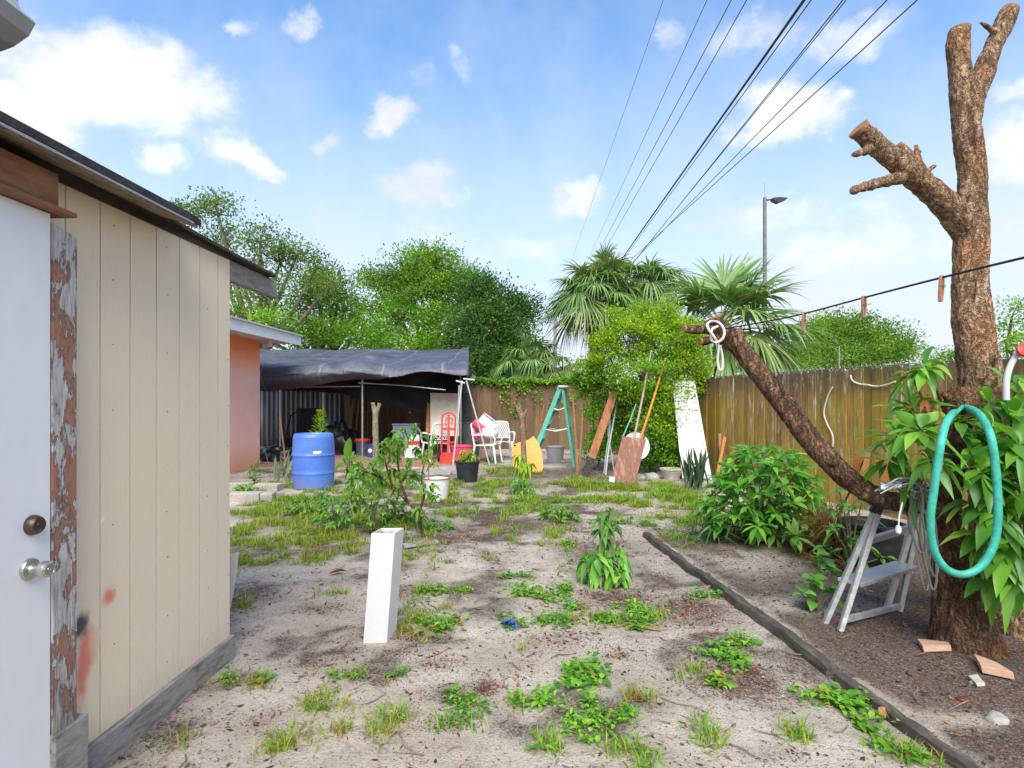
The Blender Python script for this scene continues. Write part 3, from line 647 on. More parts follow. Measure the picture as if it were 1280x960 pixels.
# ------------------------------------------------------------------ timber fences
def fencemat(name, base, moss, white, dark):
    m, nt, b = newmat(name); vec = coords(nt); geo = nt.nodes.new('ShaderNodeNewGeometry')
    rnd = geo.outputs['Random Per Island']
    off = nd(nt, 'ShaderNodeVectorMath', {'operation': 'ADD'}); nt.links.new(vec, off.inputs[0])
    cmb = nd(nt, 'ShaderNodeCombineXYZ', X=math_(nt, 'MULTIPLY', rnd, 37), Y=math_(nt, 'MULTIPLY', rnd, 11)); nt.links.new(cmb.outputs[0], off.inputs[1])
    st = nd(nt, 'ShaderNodeMapping', Vector=off.outputs[0]); st.inputs['Scale'].default_value = (9, 9, .8)
    gr_ = noise_(nt, st.outputs[0], 4, 7, .68); streak = noise_(nt, st.outputs[0], 1.3, 4, .6); big = noise_(nt, vec, .55, 4, .6)
    c = ramp(nt, gr_, [(.28, tuple(x*.35 for x in base)), (.5, base), (.72, tuple(x*1.7 for x in base))])
    c = mix(nt, nd(nt, 'ShaderNodeMapRange', Value=math_(nt, 'ADD', big, math_(nt, 'MULTIPLY', streak, .5)), From_Min=.62, From_Max=.88, To_Max=.92).outputs[0], c, mix(nt, gr_, tuple(x*.5 for x in moss), moss))
    z = nd(nt, 'ShaderNodeSeparateXYZ', Vector=vec).outputs[2]
    c = mix(nt, nd(nt, 'ShaderNodeMapRange', Value=math_(nt, 'ADD', z, math_(nt, 'MULTIPLY', streak, 1.1)), From_Min=1.95, From_Max=2.4, To_Max=.8).outputs[0], c, dark)
    c = mix(nt, .55, c, ramp(nt, rnd, [(0, .6), (.5, 1.0), (1, 1.35)]), 'MULTIPLY')
    s2 = nd(nt, 'ShaderNodeMapping', Vector=off.outputs[0]); s2.inputs['Scale'].default_value = (6, 6, .9)
    wn = noise_(nt, s2.outputs[0], 2.6, 5, .75)
    wmask = math_(nt, 'MULTIPLY', nd(nt, 'ShaderNodeMapRange', Value=wn, From_Min=.57, From_Max=.63).outputs[0], nd(nt, 'ShaderNodeMapRange', Value=rnd, From_Min=white, From_Max=white+.05).outputs[0])
    c = mix(nt, math_(nt, 'MULTIPLY', wmask, .85), c, (.50, .47, .40))
    c = mix(nt, math_(nt, 'MULTIPLY', nd(nt, 'ShaderNodeMapRange', Value=noise_(nt, vec, 26, 3, .7), From_Min=.66, From_Max=.74).outputs[0], .5), c, (.45, .42, .33))
    nt.links.new(c, b.inputs['Base Color']); b.inputs['Roughness'].default_value = .9; bump_(nt, b, gr_, .7, .008); b.inputs['Specular IOR Level'].default_value = .2
    return m
M_f1 = fencemat('mossy_boards', (.25, .15, .062), (.50, .335, .05), .25, (.095, .07, .055))
M_f2 = fencemat('brown_boards', (.17, .10, .065), (.20, .135, .07), .93, (.12, .08, .055))
def fence(name, label, A, B, h0, h1, mat, bw=.142):
    L = (B-A).length; d = (B-A)/L; n = V((-d.y, d.x, 0)); rot = Matrix((d, n, V((0, 0, 1)))).transposed()
    t = thing(name, label, 'fence', (A+B)/2); mb = MB(); x = 0; par = False
    while x < L:
        h = h0+(h1-h0)*x/L+random.uniform(-.018, .018); c = A+d*(x+bw/2); ti = random.gauss(0, .002)
        w2 = bw/2+.002; th = .008; par = not par
        q = n*(.0085 if par else -.0085)
        def pt(a, z, s): return c+q+d*(a+ti*z)+n*(s*th)+V((0, 0, z))
        P = [(-w2, -.03), (w2, -.03), (w2, h-.035), (w2-.03, h), (-w2+.03, h), (-w2, h-.035)]
        vs = [pt(a, z, -1) for a, z in P]+[pt(a, z, 1) for a, z in P]
        mb.add(vs, [(5, 4, 3, 2, 1, 0), (6, 7, 8, 9, 10, 11)]+[(i, (i+1) % 6, 6+(i+1) % 6, 6+i) for i in range(6)])
        x += bw
    build('board_panel', mb, mat, t, smooth=False)
    for z in (.3, 1.0, 1.6):
        r = MB(); r.bar(A+n*.035*FS+V((0, 0, z)), B+n*.035*FS+V((0, 0, z)), .04, .085); build('rail', r, M_dark, t, smooth=False)
    k = int(L/2.4)+1
    for i in range(k+1):
        p = A+d*(L*i/k)+n*.10*FS; r = MB(); r.box(p+V((0, 0, .8)), (.09, .09, 1.62), rot); build('post', r, M_dark, t, smooth=False)
    return t
FA, FB = V((2.42, 17.0, 0)), V((3.70, 11.6, 0)); FC = V((4.93, 6.4, 0)); FDv = (FC-FB).normalized(); FE = FC+FDv*4.3
FS = 1
f1 = fence('board_fence', 'mossy yellow stained board fence behind the leaning limb on the right', FA+(FA-FB).normalized()*0, FE, 1.90, 1.86, M_f1)
FS = 1
f2 = fence('board_fence', 'plain brown board fence across the back of the yard, vine along its top', V((-5.0, 17.05, 0)), V((2.38, 17.0, 0)), 1.98, 1.98, M_f2)
# wire mesh that stands a little above the right fence
mb = MB(); d = FDv; nn = V((-d.y, d.x, 0))
L0 = (FB+nn*.16); Lf = (FE-FB).length
k = int(Lf/.075)
for s in (1, -1):
    for i in range(k):
        p = L0+d*(i*.075); a = p+V((0, 0, 1.68)); b_ = p+d*(.15*s if s > 0 else .15)+V((0, 0, 1.93+.012*math.sin(i*1.7)))
        if s < 0: a, b_ = p+d*.15+V((0, 0, 1.68)), p+V((0, 0, 1.93+.012*math.sin(i*1.1)))
        mb.tube([a, b_], .0028, 4)
for z in (1.90,): mb.tube([L0+V((0, 0, z)), L0+d*Lf+V((0, 0, z))], .006, 6)
o = build('wire_fence', mb, M_metal, loc=tuple(FC+nn*.16)); tag(o, 'rusty wire mesh fence showing just over the mossy board fence', 'wire fence')
# ------------------------------------------------------------------ background trees
M_bark = M('tree_bark', (.085, .065, .05), (.16, .13, .105), 7, .95, .5, 30, stretch=(1, 1, .3))
LT = {'bright': leafmat('bright_leaves', [(0, (.07, .17, .014)), (.35, (.15, .33, .024)), (.7, (.26, .46, .032)), (1, (.40, .56, .06))], .45, .5, clump=(.75, .45, 1.7)),
      'mid': leafmat('mid_leaves', [(0, (.05, .12, .015)), (.4, (.125, .255, .026)), (.75, (.23, .38, .036)), (1, (.30, .44, .06))], .45, .5, clump=(.7, .45, 1.7)),
      'dark': leafmat('dark_leaves', [(0, (.028, .075, .015)), (.5, (.066, .155, .025)), (.85, (.12, .235, .03)), (1, (.16, .26, .04))], .38, .5, clump=(.7, .45, 1.6)),
      'olive': leafmat('olive_leaves', [(0, (.06, .11, .022)), (.4, (.13, .215, .036)), (.75, (.21, .30, .055)), (1, (.34, .41, .10))], .45, .5, clump=(.9, .5, 1.5))}
def tree(name, label, base, lobes, leaf, mats, dens=1.0, per=34, sp=.38, group=None, trunk_r=.16, extra=None, cat='tree'):
    """lobes: (centre, radius x, radius z); leaves gather in sprays carried by limbs that start at the trunk"""
    t = thing(name, label, cat, base, group); tb = MB(); base = V(base)
    top = sum((V(l[0]) for l in lobes), V())/len(lobes); zlow = min(l[0].z-l[2] for l in lobes)
    fork = V((base.x*.6+top.x*.4, base.y*.6+top.y*.4, base.z+max(.6, (zlow-base.z)*.75+.4)))
    tb.tube([base-V((0, 0, .2)), base.lerp(fork, .4)+V((.06, 0, 0)), fork], [trunk_r*1.35, trunk_r, trunk_r*.85], 10)
    lv = Leaves()
    for li, l in enumerate(lobes):
        c, rx, rz = l[0], l[1]*.92, l[2]*.92; mi = l[3] if len(l) > 3 else 0
        mid = fork.lerp(c, .55)+V((random.gauss(0, .15), random.gauss(0, .15), -.1*rx))
        tb.tube([fork, mid, c], [trunk_r*.6, trunk_r*.38, trunk_r*.2], 7)
        n = int(dens*(rx*rx*rz)**(1/1.5)*26)+6
        D = rdir(n, .35); rr = rng.uniform(.25, 1.0, n)**.55; C = D*rr[:, None]*np.array([rx, rx*.9, rz])+np.array(c)
        for q in C[::3]:
            q = V(q); tb.tube([c.lerp(q, .1), c.lerp(q, .6)+V((0, 0, -.05)), q], [trunk_r*.16, trunk_r*.10, trunk_r*.04], 5, caps=False)
        k = rng.integers(int(per*1.0), int(per*3.1), n)
        P = np.repeat(C, k, 0); N = len(P); sz = np.repeat(rng.uniform(.6, 1.25, n), k)[:, None]
        off = np.clip(rng.normal(size=(N, 3)), -1.9, 1.9)*sp*.82*sz*np.array([1, 1, .6]); P = P+off
        a = unit(off*1.2+rng.normal(size=(N, 3))*.5+np.array([0, 0, .15])); s = np.cross(a, rdir(N, 1.2, .8))
        L = leaf*.68*rng.uniform(.65, 1.35, N)
        m_ = np.full(N, mi)
        lv.rhomb(P, a, s, L, L*.55, .12, mi)
    build('trunk', tb, M_bark, t); lv.build('crown', [LT[x] for x in mats], t, smooth=False)
    return t
def lob(px, py, Y, r, rz=None, mi=0): return (at(px, py, Y), r/F*Y, (rz or r*.8)/F*Y, mi)
G1 = 'trees beyond the shelter'
tree('broadleaf_tree', 'tall thin crowned tree rising just right of the shed roof, sky showing through', (at(318, 500, 21).x, 21, 0),
     [lob(272, 268, 21, 26, 20), lob(283, 300, 21.5, 24), lob(325, 300, 21, 34), lob(350, 328, 22, 40), lob(300, 345, 21.5, 38), lob(335, 372, 20.5, 44), lob(372, 318, 22, 22), lob(290, 395, 21, 38, None, 1), lob(340, 405, 20, 36, 22, 1), lob(395, 335, 21.5, 24, 20), lob(268, 252, 21, 16, 12), lob(410, 360, 21, 22), lob(225, 270, 21.5, 26, 14)],
     .17, ['olive', 'bright'], .95, 24, .36, G1, .2)
tree('broadleaf_tree', 'rounded leafy tree between the thin tall tree and the big oak behind the tarpaulin', (at(402, 500, 24).x, 24, 0),
     [lob(395, 352, 24, 28), lob(410, 375, 24, 34), lob(378, 385, 24, 34), lob(430, 390, 24.5, 28), lob(450, 405, 24, 26, None, 1), lob(400, 412, 23.5, 36, 20, 1), lob(455, 385, 25, 22), lob(360, 415, 24, 34, 20, 1), lob(320, 415, 24, 34, 20), lob(440, 425, 23.5, 40, 18, 1), lob(390, 430, 23.5, 44, 18), lob(480, 432, 24, 36, 16), lob(425, 365, 24.5, 24)], .18, ['mid', 'bright'], 1.0, 28, .40, G1, .2)
tree('oak_tree', 'largest round crowned tree standing above the middle of the tarpaulin roof', (at(540, 500, 27).x, 27, 0),
     [lob(545, 330, 27, 34), lob(510, 338, 27, 34), lob(490, 365, 27.5, 34), lob(528, 372, 26.5, 46), lob(565, 362, 27, 40), lob(500, 400, 26, 36, None, 1), lob(478, 420, 26, 26, 16, 1), lob(550, 410, 26, 44, None, 1), lob(462, 345, 28, 18), lob(585, 350, 27.5, 22), lob(520, 440, 25.5, 50, 20, 1)],
     .2, ['mid', 'bright'], 1.1, 32, .44, G1, .3)
tree('oak_tree', 'dark green bushy tree filling the gap between tarpaulin edge and the fan palms', (at(610, 500, 24).x, 24, 0),
     [lob(600, 370, 25, 34), lob(628, 385, 25, 34), lob(655, 390, 25.5, 24), lob(605, 410, 24, 46), lob(640, 425, 24, 36), lob(600, 450, 23.5, 48, 30), lob(640, 462, 23.5, 42, 24), lob(582, 430, 24, 32)],
     .19, ['dark'], 1.6, 36, .42, G1, .26)
G2 = 'trees beyond the right fence'
tree('oak_tree', 'wide dark domed tree rising over the board fence under the clothes line', (at(1065, 500, 32).x, 32, 0),
     [lob(1030, 425, 32, 36), lob(1062, 415, 32, 38, 22), lob(1105, 425, 32, 34, 22), lob(1000, 445, 32, 30), lob(1045, 450, 31, 50, 24), lob(1100, 448, 31.5, 42, 22), lob(1130, 440, 32, 16)], .22, ['mid'], 1.3, 34, .5, G2, .3)
tree('oak_tree', 'small far off tree peeping over the fence left of the bare trunk', (at(1192, 500, 40).x, 40, 0), [lob(1192, 452, 40, 22, 14), lob(1175, 462, 40, 16, 10), lob(1215, 450, 40, 22, 14)], .25, ['mid'], 1.2, 26, .5, G2, .25)
tree('broadleaf_tree', 'pale yellow green loose tree right of the bare trunk at the picture edge', (at(1275, 500, 16).x, 16, 0), [lob(1265, 395, 16, 26), lob(1290, 420, 16, 30), lob(1255, 425, 16, 20), lob(1300, 385, 16, 24), lob(1265, 450, 16, 30)], .12, ['bright'], .8, 24, .28, G2, .14)
tree('broadleaf_tree', 'low dark bush behind the fence between the palms and the domed tree', (at(975, 500, 18).x, 18, 0), [lob(960, 462, 18, 36, 24), lob(1000, 465, 18, 28, 18), lob(925, 455, 18, 34, 26), lob(880, 450, 18.5, 36, 30)], .13, ['mid'], 1.4, 30, .32, G2, .1, cat='bush')

# ------------------------------------------------------------------ palms
FP = {k: leafmat(k, v, .25, .42, .5) for k, v in {
    'palm_green': [(0, (.08, .17, .045)), (.5, (.17, .30, .08)), (1, (.32, .44, .15))],
    'palm_dull': [(0, (.08, .14, .045)), (.5, (.19, .27, .08)), (1, (.36, .38, .13))],
    'palm_old': [(0, (.15, .10, .03)), (.5, (.26, .19, .045)), (1, (.30, .26, .09))]}.items()}
M_palm = M('palm_trunk_fibre', (.10, .065, .04), (.20, .14, .09), 9, .95, .8, 25)
def frond(lv, pt, o, az, el, pet, rad, nseg=30, droop=.5, mi=0, span=250):
    d = V((math.cos(az)*math.cos(el), math.sin(az)*math.cos(el), math.sin(el))); o = V(o)
    sag = V((0, 0, -1))*pet*droop*.35
    hub = o+d*pet+sag; pt.tube([o, o+d*pet*.55+sag*.25, hub], [.022, .017, .013], 5, caps=False)
    dd = (d*pet*.45+sag*.75).normalized(); side = dd.cross(V((0, 0, 1))).normalized(); up = side.cross(dd)
    A = np.radians(np.linspace(-span/2, span/2, nseg)); A = A+rng.normal(size=nseg)*.02
    L = rad*(1-.28*(np.abs(A)/np.radians(span/2))**1.6)*rng.uniform(.92, 1.05, nseg)
    dirs = np.outer(np.cos(A), dd)+np.outer(np.sin(A), side)+np.outer(.22*np.abs(np.sin(A))+.05, up)
    dirs = unit(dirs); nrm = np.cross(dirs, np.array(side)*1.0+np.array(dd)*.01)
    s = np.cross(dirs, np.array(up)); P = np.repeat(np.array([hub]), nseg, 0)
    lv.leaf(P, dirs, s, L, rad*.05, droop*rng.uniform(.5, 1.3, nseg), .22, (.25, .9, 1, .8, .45, 0), mi=mi)
def palm(name, label, base, th, specs, mats, tr=.14, skirt=0, group='fan palms beyond the yard', rads=(.8, 1.0)):
    t = thing(name, label, 'palm', base, group); tb = MB(); base = V(base)
    top = base+V((0, 0, th)); pts = [base.lerp(top, i/12)+V((random.gauss(0, .015), random.gauss(0, .015), 0)) for i in range(13)]
    tb.tube(pts, [tr*(1.1 if i % 2 else .95) for i in range(13)], 12); build('trunk', tb, M_palm, t)
    lv = Leaves(); pt = MB()
    for az, el, pet, rad, droop, mi in specs: frond(lv, pt, top+V((random.gauss(0, .05), random.gauss(0, .05), random.uniform(-.15, .1))), az, el, pet, rad, 38, droop, mi)
    for i in range(skirt): frond(lv, pt, top+V((0, 0, random.uniform(-.5, 0))), random.uniform(0, 6.28), random.uniform(-1.3, -.5), random.uniform(.4, .8), random.uniform(.6, .9), 20, random.uniform(.9, 1.5), 2, 200)
    build('leaf_stalks', pt, M('palm_stalk', (.16, .2, .07), (.22, .2, .08), 5, .6), t); lv.build('fronds', [FP[m_] for m_ in mats], t)
    return t
def ring(n, e0, e1, p0, p1, r0, r1, d0, d1, mi=0):
    return [(i*2.39996+random.uniform(-.2, .2), e0+(e1-e0)*(i+.5)/n+random.uniform(-.1, .1), random.uniform(p0, p1), random.uniform(r0, r1), random.uniform(d0, d1), mi if random.random() > .2 else 1) for i in range(n)]
p = at(748, 500, 19); palm('fan_palm', 'tall shaggy fan palm left of the round bush, drooping skirt of dull fronds', (p.x-.1, 19, 0), 5.0, ring(40, -.55, 1.35, .7, 1.2, .95, 1.3, .35, .95), ['palm_green', 'palm_dull', 'palm_old'], .2, 9)
p = at(806, 500, 20); palm('fan_palm', 'fan palm between the shaggy palm and the one with stiff open fans', (p.x, 20, 0), 5.3, ring(32, -.5, 1.3, .6, 1.1, .95, 1.25, .5, 1.1), ['palm_green', 'palm_dull', 'palm_old'], .18, 3)
p = at(664, 500, 19.5); palm('fan_palm', 'low fan palm with yellowing skirt right of the dark bushy tree', (p.x, 19.5, 0), 2.75, ring(26, -.9, 1.3, .5, .9, .8, 1.05, .5, 1.2), ['palm_green', 'palm_dull', 'palm_old'], .2, 8)
p = at(702, 500, 18.6); palm('fan_palm', 'smallest fan palm tucked under the shaggy palm, only its crown showing', (p.x, 18.6, 0), 2.4, ring(16, -.7, 1.2, .4, .7, .6, .85, .6, 1.2), ['palm_dull', 'palm_green', 'palm_old'], .16, 4)
p = at(905, 500, 13.6)
big = [(1.75, .95, 1.0, 1.35, .25, 0), (2.6, .75, .9, 1.2, .45, 0), (.35, .40, 1.15, 1.35, .35, 0), (-.45, .25, 1.1, 1.3, .5, 0), (.9, .75, 1.0, 1.2, .35, 0), (3.3, .35, .9, 1.15, .6, 0), (-1.3, .55, .8, 1.2, .6, 0), (-2.2, .3, .8, 1.1, .8, 1), (-.1, -.25, 1.0, 1.2, .7, 0), (-.9, -.2, .9, 1.15, .9, 0), (3.0, -.1, .8, 1.1, .9, 1), (-1.8, -.3, .8, 1.0, 1.0, 0), (1.2, 1.3, .9, 1.2, .3, 0), (-2.7, .8, .9, 1.1, .5, 0), (.1, .85, 1.1, 1.25, .4, 0), (-.7, .7, 1.0, 1.2, .45, 1)]
palm('fan_palm', 'nearest fan palm with big stiff open fans behind the tip of the leaning limb', (p.x-.05, 13.6, 0), 3.15, [(a, e, pe*1.1, r*1.18, dr, m_) for a, e, pe, r, dr, m_ in big+[(2.1, .5, .9, 1.2, .5, 0), (-1.6, .9, .8, 1.1, .5, 0), (.6, 1.15, 1.0, 1.2, .3, 0), (2.9, 1.05, .9, 1.15, .4, 1), (-.3, 1.1, 1.0, 1.2, .35, 0), (-1.1, .0, .9, 1.1, .8, 1), (.2, .1, 1.1, 1.25, .5, 0), (-2.9, .15, .9, 1.1, .7, 0)]], ['palm_green', 'palm_dull', 'palm_old'], .18, 3)

# ------------------------------------------------------------------ wires, poles
M_wire = M('black_cable', (.012, .012, .013), (.02, .02, .02), 5, .6)
WZ = 9.0
def wire(top, bot, r, label):
    (xa, ya), (xb, yb) = top, bot
    def on(px, py): Y = (WZ-EH)*F/(CY-py); return V(((px-CX)/F*Y, Y, WZ))
    a, b_ = on(xa, ya), on(xb, yb); d = (b_-a)/(b_.y-a.y)
    a = a-d*(a.y+6); b_ = b_+d*(46-b_.y); pts = []
    for i in range(41):
        s = i/40; p = a.lerp(b_, s); pts.append(p+V((0, 0, -.10*math.sin(s*2*math.pi))))
    mb = MB(); mb.tube(pts, r, 6); o = build('overhead_wire', mb, M_wire, loc=tuple(a)); tag(o, label, 'power line', 'overhead power lines')
for tp, bt, r, l in [((1001, 0), (783, 318), .030, 'thickest black overhead cable, fourth line from the right at the top edge'), ((1004, 8), (786, 317), .012, 'thin wire running alongside the thickest overhead cable'), ((1049, 0), (806, 313), .013, 'third overhead wire from the right, close beside a twin wire'),
                     ((1053, 0), (803, 316), .010, 'thinner twin of the third overhead wire from the right'), ((1103, 0), (812, 308), .012, 'second overhead wire from the right, crossing the white cloud'), ((1140, 0), (806, 311), .013, 'rightmost overhead wire, crossing the lower edge of the white cloud'),
                     ((930, 0), (760, 308), .010, 'thin overhead wire just left of the thickest cable'), ((911, 0), (752, 310), .010, 'second thin overhead wire left of the thickest cable'), ((881, 0), (742, 312), .007, 'third thin overhead wire left of the thickest cable'), ((827, 0), (718, 318), .005, 'faintest overhead wire, leftmost of them all')]: wire(tp, bt, r, l)
t = thing('utility_pole', 'wooden utility pole far behind the fan palms, carrying the overhead wires', 'pole', (7.2, 46.2, 0))
mb = MB(); mb.tube([(7.2, 46.2, -.2), (7.2, 46.2, 9.5)], [.17, .12], 10); build('pole', mb, M_grey, t)
mb = MB(); mb.box((7.4, 46.05, 9.0), (6.4, .1, .12)); build('crossarm', mb, M_grey, t)
p = at(694, 382, 50); mb = MB(); mb.tube([(p.x, 50, -.1), (p.x, 50, p.z)], .14, 8); q = at(640, 402, 52)
t = thing('service_pole', 'slim dark pole between the low palm and the shaggy palm', 'pole', (p.x, 50, 0)); build('pole', mb, M_grey, t)
mb = MB(); mb.tube([V((p.x, 50, p.z-.2)), V(((p.x+q.x)/2, 51, (p.z+q.z)/2-.35)), V((q.x-3, 53, q.z-.8))], .03, 5); build('service_wire', mb, M_wire, t)
mb = MB(); mb.tube([V((p.x, 50, p.z-.2)), at(735, 352, 47)], .03, 5); build('service_wire', mb, M_wire, t)
p = at(956, 250, 25); t = thing('street_lamp', 'tall grey street lamp with a flat head beyond the fan palms', 'street lamp', (p.x, 25, 0))
mb = MB(); mb.tube([(p.x, 25, -.1), (p.x, 25, p.z+.1)], [.10, .075], 12); mb.tube([(p.x, 25, p.z), (p.x, 25, p.z+.75)], .008, 5); build('pole', mb, M('lamp_pole_grey', (.13, .125, .11), (.19, .18, .16), 6, .6), t)
mb = MB(); mb.tube([(p.x, 25, p.z-.02), (p.x+.34, 25, p.z+.03)], .035, 8); build('arm', mb, M_black, t)
mb = MB(); x, z = p.x+.3, p.z-.04; mb.slab([(x, 24.86, z), (x+.25, 24.86, z-.11), (x+.6, 24.86, z+.04), (x+.64, 24.86, z+.1), (x+.3, 24.86, z+.13), (x, 24.86, z+.1)], (0, .28, 0)); build('lamp_head', mb, M_black, t, smooth=False, bevel=.01)
p = at(1049, 433, 20); mb = MB(); mb.tube([(p.x, 20, 0), (p.x, 20, p.z)], .025, 8); o = build('thin_post', mb, M_metal, loc=(p.x, 20, 0)); tag(o, 'thin pale metal post in front of the domed tree beyond the fence', 'post')

# vine along the back fence, leaves hanging over its top
lv = Leaves(); t = thing('fence_vine', 'light green vine trailing over the top of the brown back fence', 'vine', (0, 17, 1.9)); st = MB()
for s in range(9):
    x = -1.2+s*.36; pts = [V((x+i*.12, 16.94+.03*math.sin(i), 1.98+.04*math.sin(i*1.3+s))) for i in range(6)]; st.tube(pts, .006, 5)
N = 2600; x = rng.uniform(-1.3, 2.4, N); hang = rng.exponential(.05, N); P = np.column_stack([x, rng.uniform(16.86, 17.06, N), 2.03+.035*np.sin(x*5)+rng.normal(size=N)*.03-np.where(np.sin(x*7)+np.sin(x*3.1) > .9, hang*3, hang*.5)])
a = rdir(N, .2); lv.rhomb(P, a, np.cross(a, rdir(N, 1)), rng.uniform(.06, .11, N), rng.uniform(.04, .07, N), .1)
for c in ((.75, 1.6), (-.2, 1.7), (1.25, 1.35), (.05, 1.2), (1.8, 1.5)):
    n = 40; P = np.column_stack([rng.normal(c[0], .10, n), rng.uniform(16.85, 16.96, n), rng.normal(c[1], .14, n)]); a = rdir(n, -.3); lv.rhomb(P, a, np.cross(a, rdir(n, 1)), .10, .07, .1)
build('stems', st, M_bark, t); lv.build('leaves', LT['bright'], t, smooth=False)
# ------------------------------------------------------------------ paving under the shelter
m, nt, b = newmat('brick_paving'); vec = coords(nt)
bt = nd(nt, 'ShaderNodeTexBrick', Vector=vec, Scale=1.0, Mortar_Size=.008); bt.inputs['Brick Width'].default_value = .22; bt.inputs['Row Height'].default_value = .11
for k_, v_ in (('Color1', (.30, .12, .09, 1)), ('Color2', (.42, .22, .18, 1)), ('Mortar', (.12, .09, .075, 1))): bt.inputs[k_].default_value = v_
c = mix(nt, .6, bt.outputs[0], ramp(nt, noise_(nt, vec, 4, 6), [(.3, .6), (.7, 1.3)]), 'MULTIPLY'); nt.links.new(c, b.inputs['Base Color']); b.inputs['Roughness'].default_value = .9
mb = MB(); mb.slab([(-8.5, 12.9, -.03), (-5.0, 12.35, -.03), (-.9, 12.5, -.03), (-.6, 13.4, -.03), (-.7, 16.6, -.03), (-8.5, 16.9, -.03)], (0, 0, .07)); kind(build('brick_patio', mb, m, smooth=False), 'structure')

def simple(name, mb, mat, label, cat, loc, group=None, **k): return tag(build(name, mb, mat, loc=tuple(loc), **k), label, cat, group)
def ground(px, py): p = gr(px, py); p.z = gh(p.x, p.y); return p

# ------------------------------------------------------------------ white vinyl post standing in the sand
p = gr(468, 806); y = p.y; a = V((gr(453, 806).x, y, 0)); ex = V((.139, .006, 0)); ey = V((.03, .135, 0)); tl = V((.045, .03, .655))
t = thing('vinyl_post', 'white hollow vinyl post standing tilted in the sand, brown scraps in its open top', 'post', a+(ex+ey)/2)
mb = MB(); w_ = .006
O = [a, a+ex, a+ex+ey, a+ey]; I = [a+ex.normalized()*w_+ey.normalized()*w_, a+ex-ex.normalized()*w_+ey.normalized()*w_, a+ex+ey-ex.normalized()*w_-ey.normalized()*w_, a+ey+ex.normalized()*w_-ey.normalized()*w_]
dn = V((0, 0, -.04)); vs = [q+dn for q in O]+[q+tl for q in O]+[q+tl for q in I]+[q+tl*.7 for q in I]
mb.add(vs, [(i, (i+1) % 4, 4+(i+1) % 4, 4+i) for i in range(4)]+[(4+i, 4+(i+1) % 4, 8+(i+1) % 4, 8+i) for i in range(4)]+[(8+i, 8+(i+1) % 4, 12+(i+1) % 4, 12+i) for i in range(4)]); build('shell', mb, M_vinyl, t, bevel=.003)
lv = Leaves(); n = 90; q = np.array(a+tl*.97+(ex+ey)*.5); P = q+np.column_stack([rng.uniform(-.035, .03, n), rng.uniform(-.03, .03, n), rng.uniform(-.03, .006, n)]); d = rdir(n, .5); lv.rhomb(P-d*.012, d, np.cross(d, rdir(n, 1)), rng.uniform(.015, .032, n), .016, .2); lv.build('dry_leaves', M_litter, t, smooth=False)

# ------------------------------------------------------------------ blue barrel
p = gr(392, 612); p.y += .3; Yb = 9.5; bx = (392-CX)/F*Yb
m, nt, b = newmat('blue_barrel_plastic'); vec = coords(nt); n1 = noise_(nt, vec, 3, 6); n2 = noise_(nt, vec, 40, 4, .7)
c = ramp(nt, n1, [(.3, (.055, .135, .46)), (.7, (.085, .19, .56))]); c = mix(nt, nd(nt, 'ShaderNodeMapRange', Value=n2, From_Min=.58, From_Max=.75, To_Max=.45).outputs[0], c, (.4, .45, .6)); zz = nd(nt, 'ShaderNodeSeparateXYZ', Vector=vec).outputs[2]; c = mix(nt, nd(nt, 'ShaderNodeMapRange', Value=math_(nt, 'ADD', zz, math_(nt, 'MULTIPLY', n1, .4)), From_Min=.42, From_Max=.18, To_Max=.6).outputs[0], c, (.20, .17, .14)); nt.links.new(c, b.inputs['Base Color']); b.inputs['Roughness'].default_value = .42
t = thing('plastic_barrel', 'blue plastic barrel with a worn white label standing in the grass', 'barrel', (bx, Yb, 0))
r_ = .335; H = .90
mb = MB(); pr = [(0, -.03), (r_*.86, -.03), (r_*.92, .0), (r_*.955, .04)]
for i in range(31):
    z = .05+(H-.10)*i/30; rr = r_*(.955+.045*math.sin(math.pi*i/30))
    for zr in (.30, .62):
        rr += .012*math.exp(-((z/H-zr)/.018)**2)
    pr.append((rr, z))
pr += [(r_*.93, H-.03), (r_*.90, H-.008), (r_*.86, H), (r_*.83, H-.006), (r_*.80, H-.03), (0, H-.03)]; mb.lathe(pr, 48, (bx, Yb, 0)); build('drum', mb, m, t)
mb = MB()
for s in (.14,): mb.lathe([(0, 0), (.04, 0), (.045, .012), (.03, .03), (0, .03)], 16, (bx+s, Yb+.1, H-.032))
build('bung', mb, m, t)
def wrap(u, v): a_ = R(-32+22*u); return V((bx+(r_*1.003)*math.sin(a_+R(50))*1.0, Yb-(r_*1.003)*math.cos(a_+R(50)), .575+.055*v))
mb = MB(); mb.grid(wrap, 8, 2); build('label', mb, M_white, t, solid=.002)

# ------------------------------------------------------------------ pots and tubs
def pot(name, label, cat, p, r0, r1, h, mat, fill=None, group=None, rim=.012):
    t = thing(name, label, cat, p, group); mb = MB()
    mb.lathe([(0, -.02), (r0, -.02), (r0+(r1-r0)*.5, h*.5), (r1, h-.02), (r1+rim, h-.02), (r1+rim, h), (r1-.006, h+.001), (r1-.012, h-.06), (r0*.9, h*.55), (0, h*.55)], 32, p); build('pot', mb, mat, t)
    if fill:
        s_ = MB(); s_.lathe([(r1-.02, h-.055), ((r1-.02)*.5, h-.035), (0, h-.03)], 24, p); build('soil', s_, fill, t)
    return t
M_soil = M('potting_soil', (.03, .02, .015), (.08, .055, .04), 25, .95, .6)
M_bucket = M('rust_marked_bucket', (.70, .70, .70), (.62, .61, .60), 6, .5, c3=(.68, .66, .64))
p = gr(543, 627); p.y += .19; bucket = pot('white_bucket', 'white bucket with a rusty rim and a thin stake, in the middle of the yard', 'bucket', p, .165, .195, .31, M_bucket, M_soil, rim=.004)
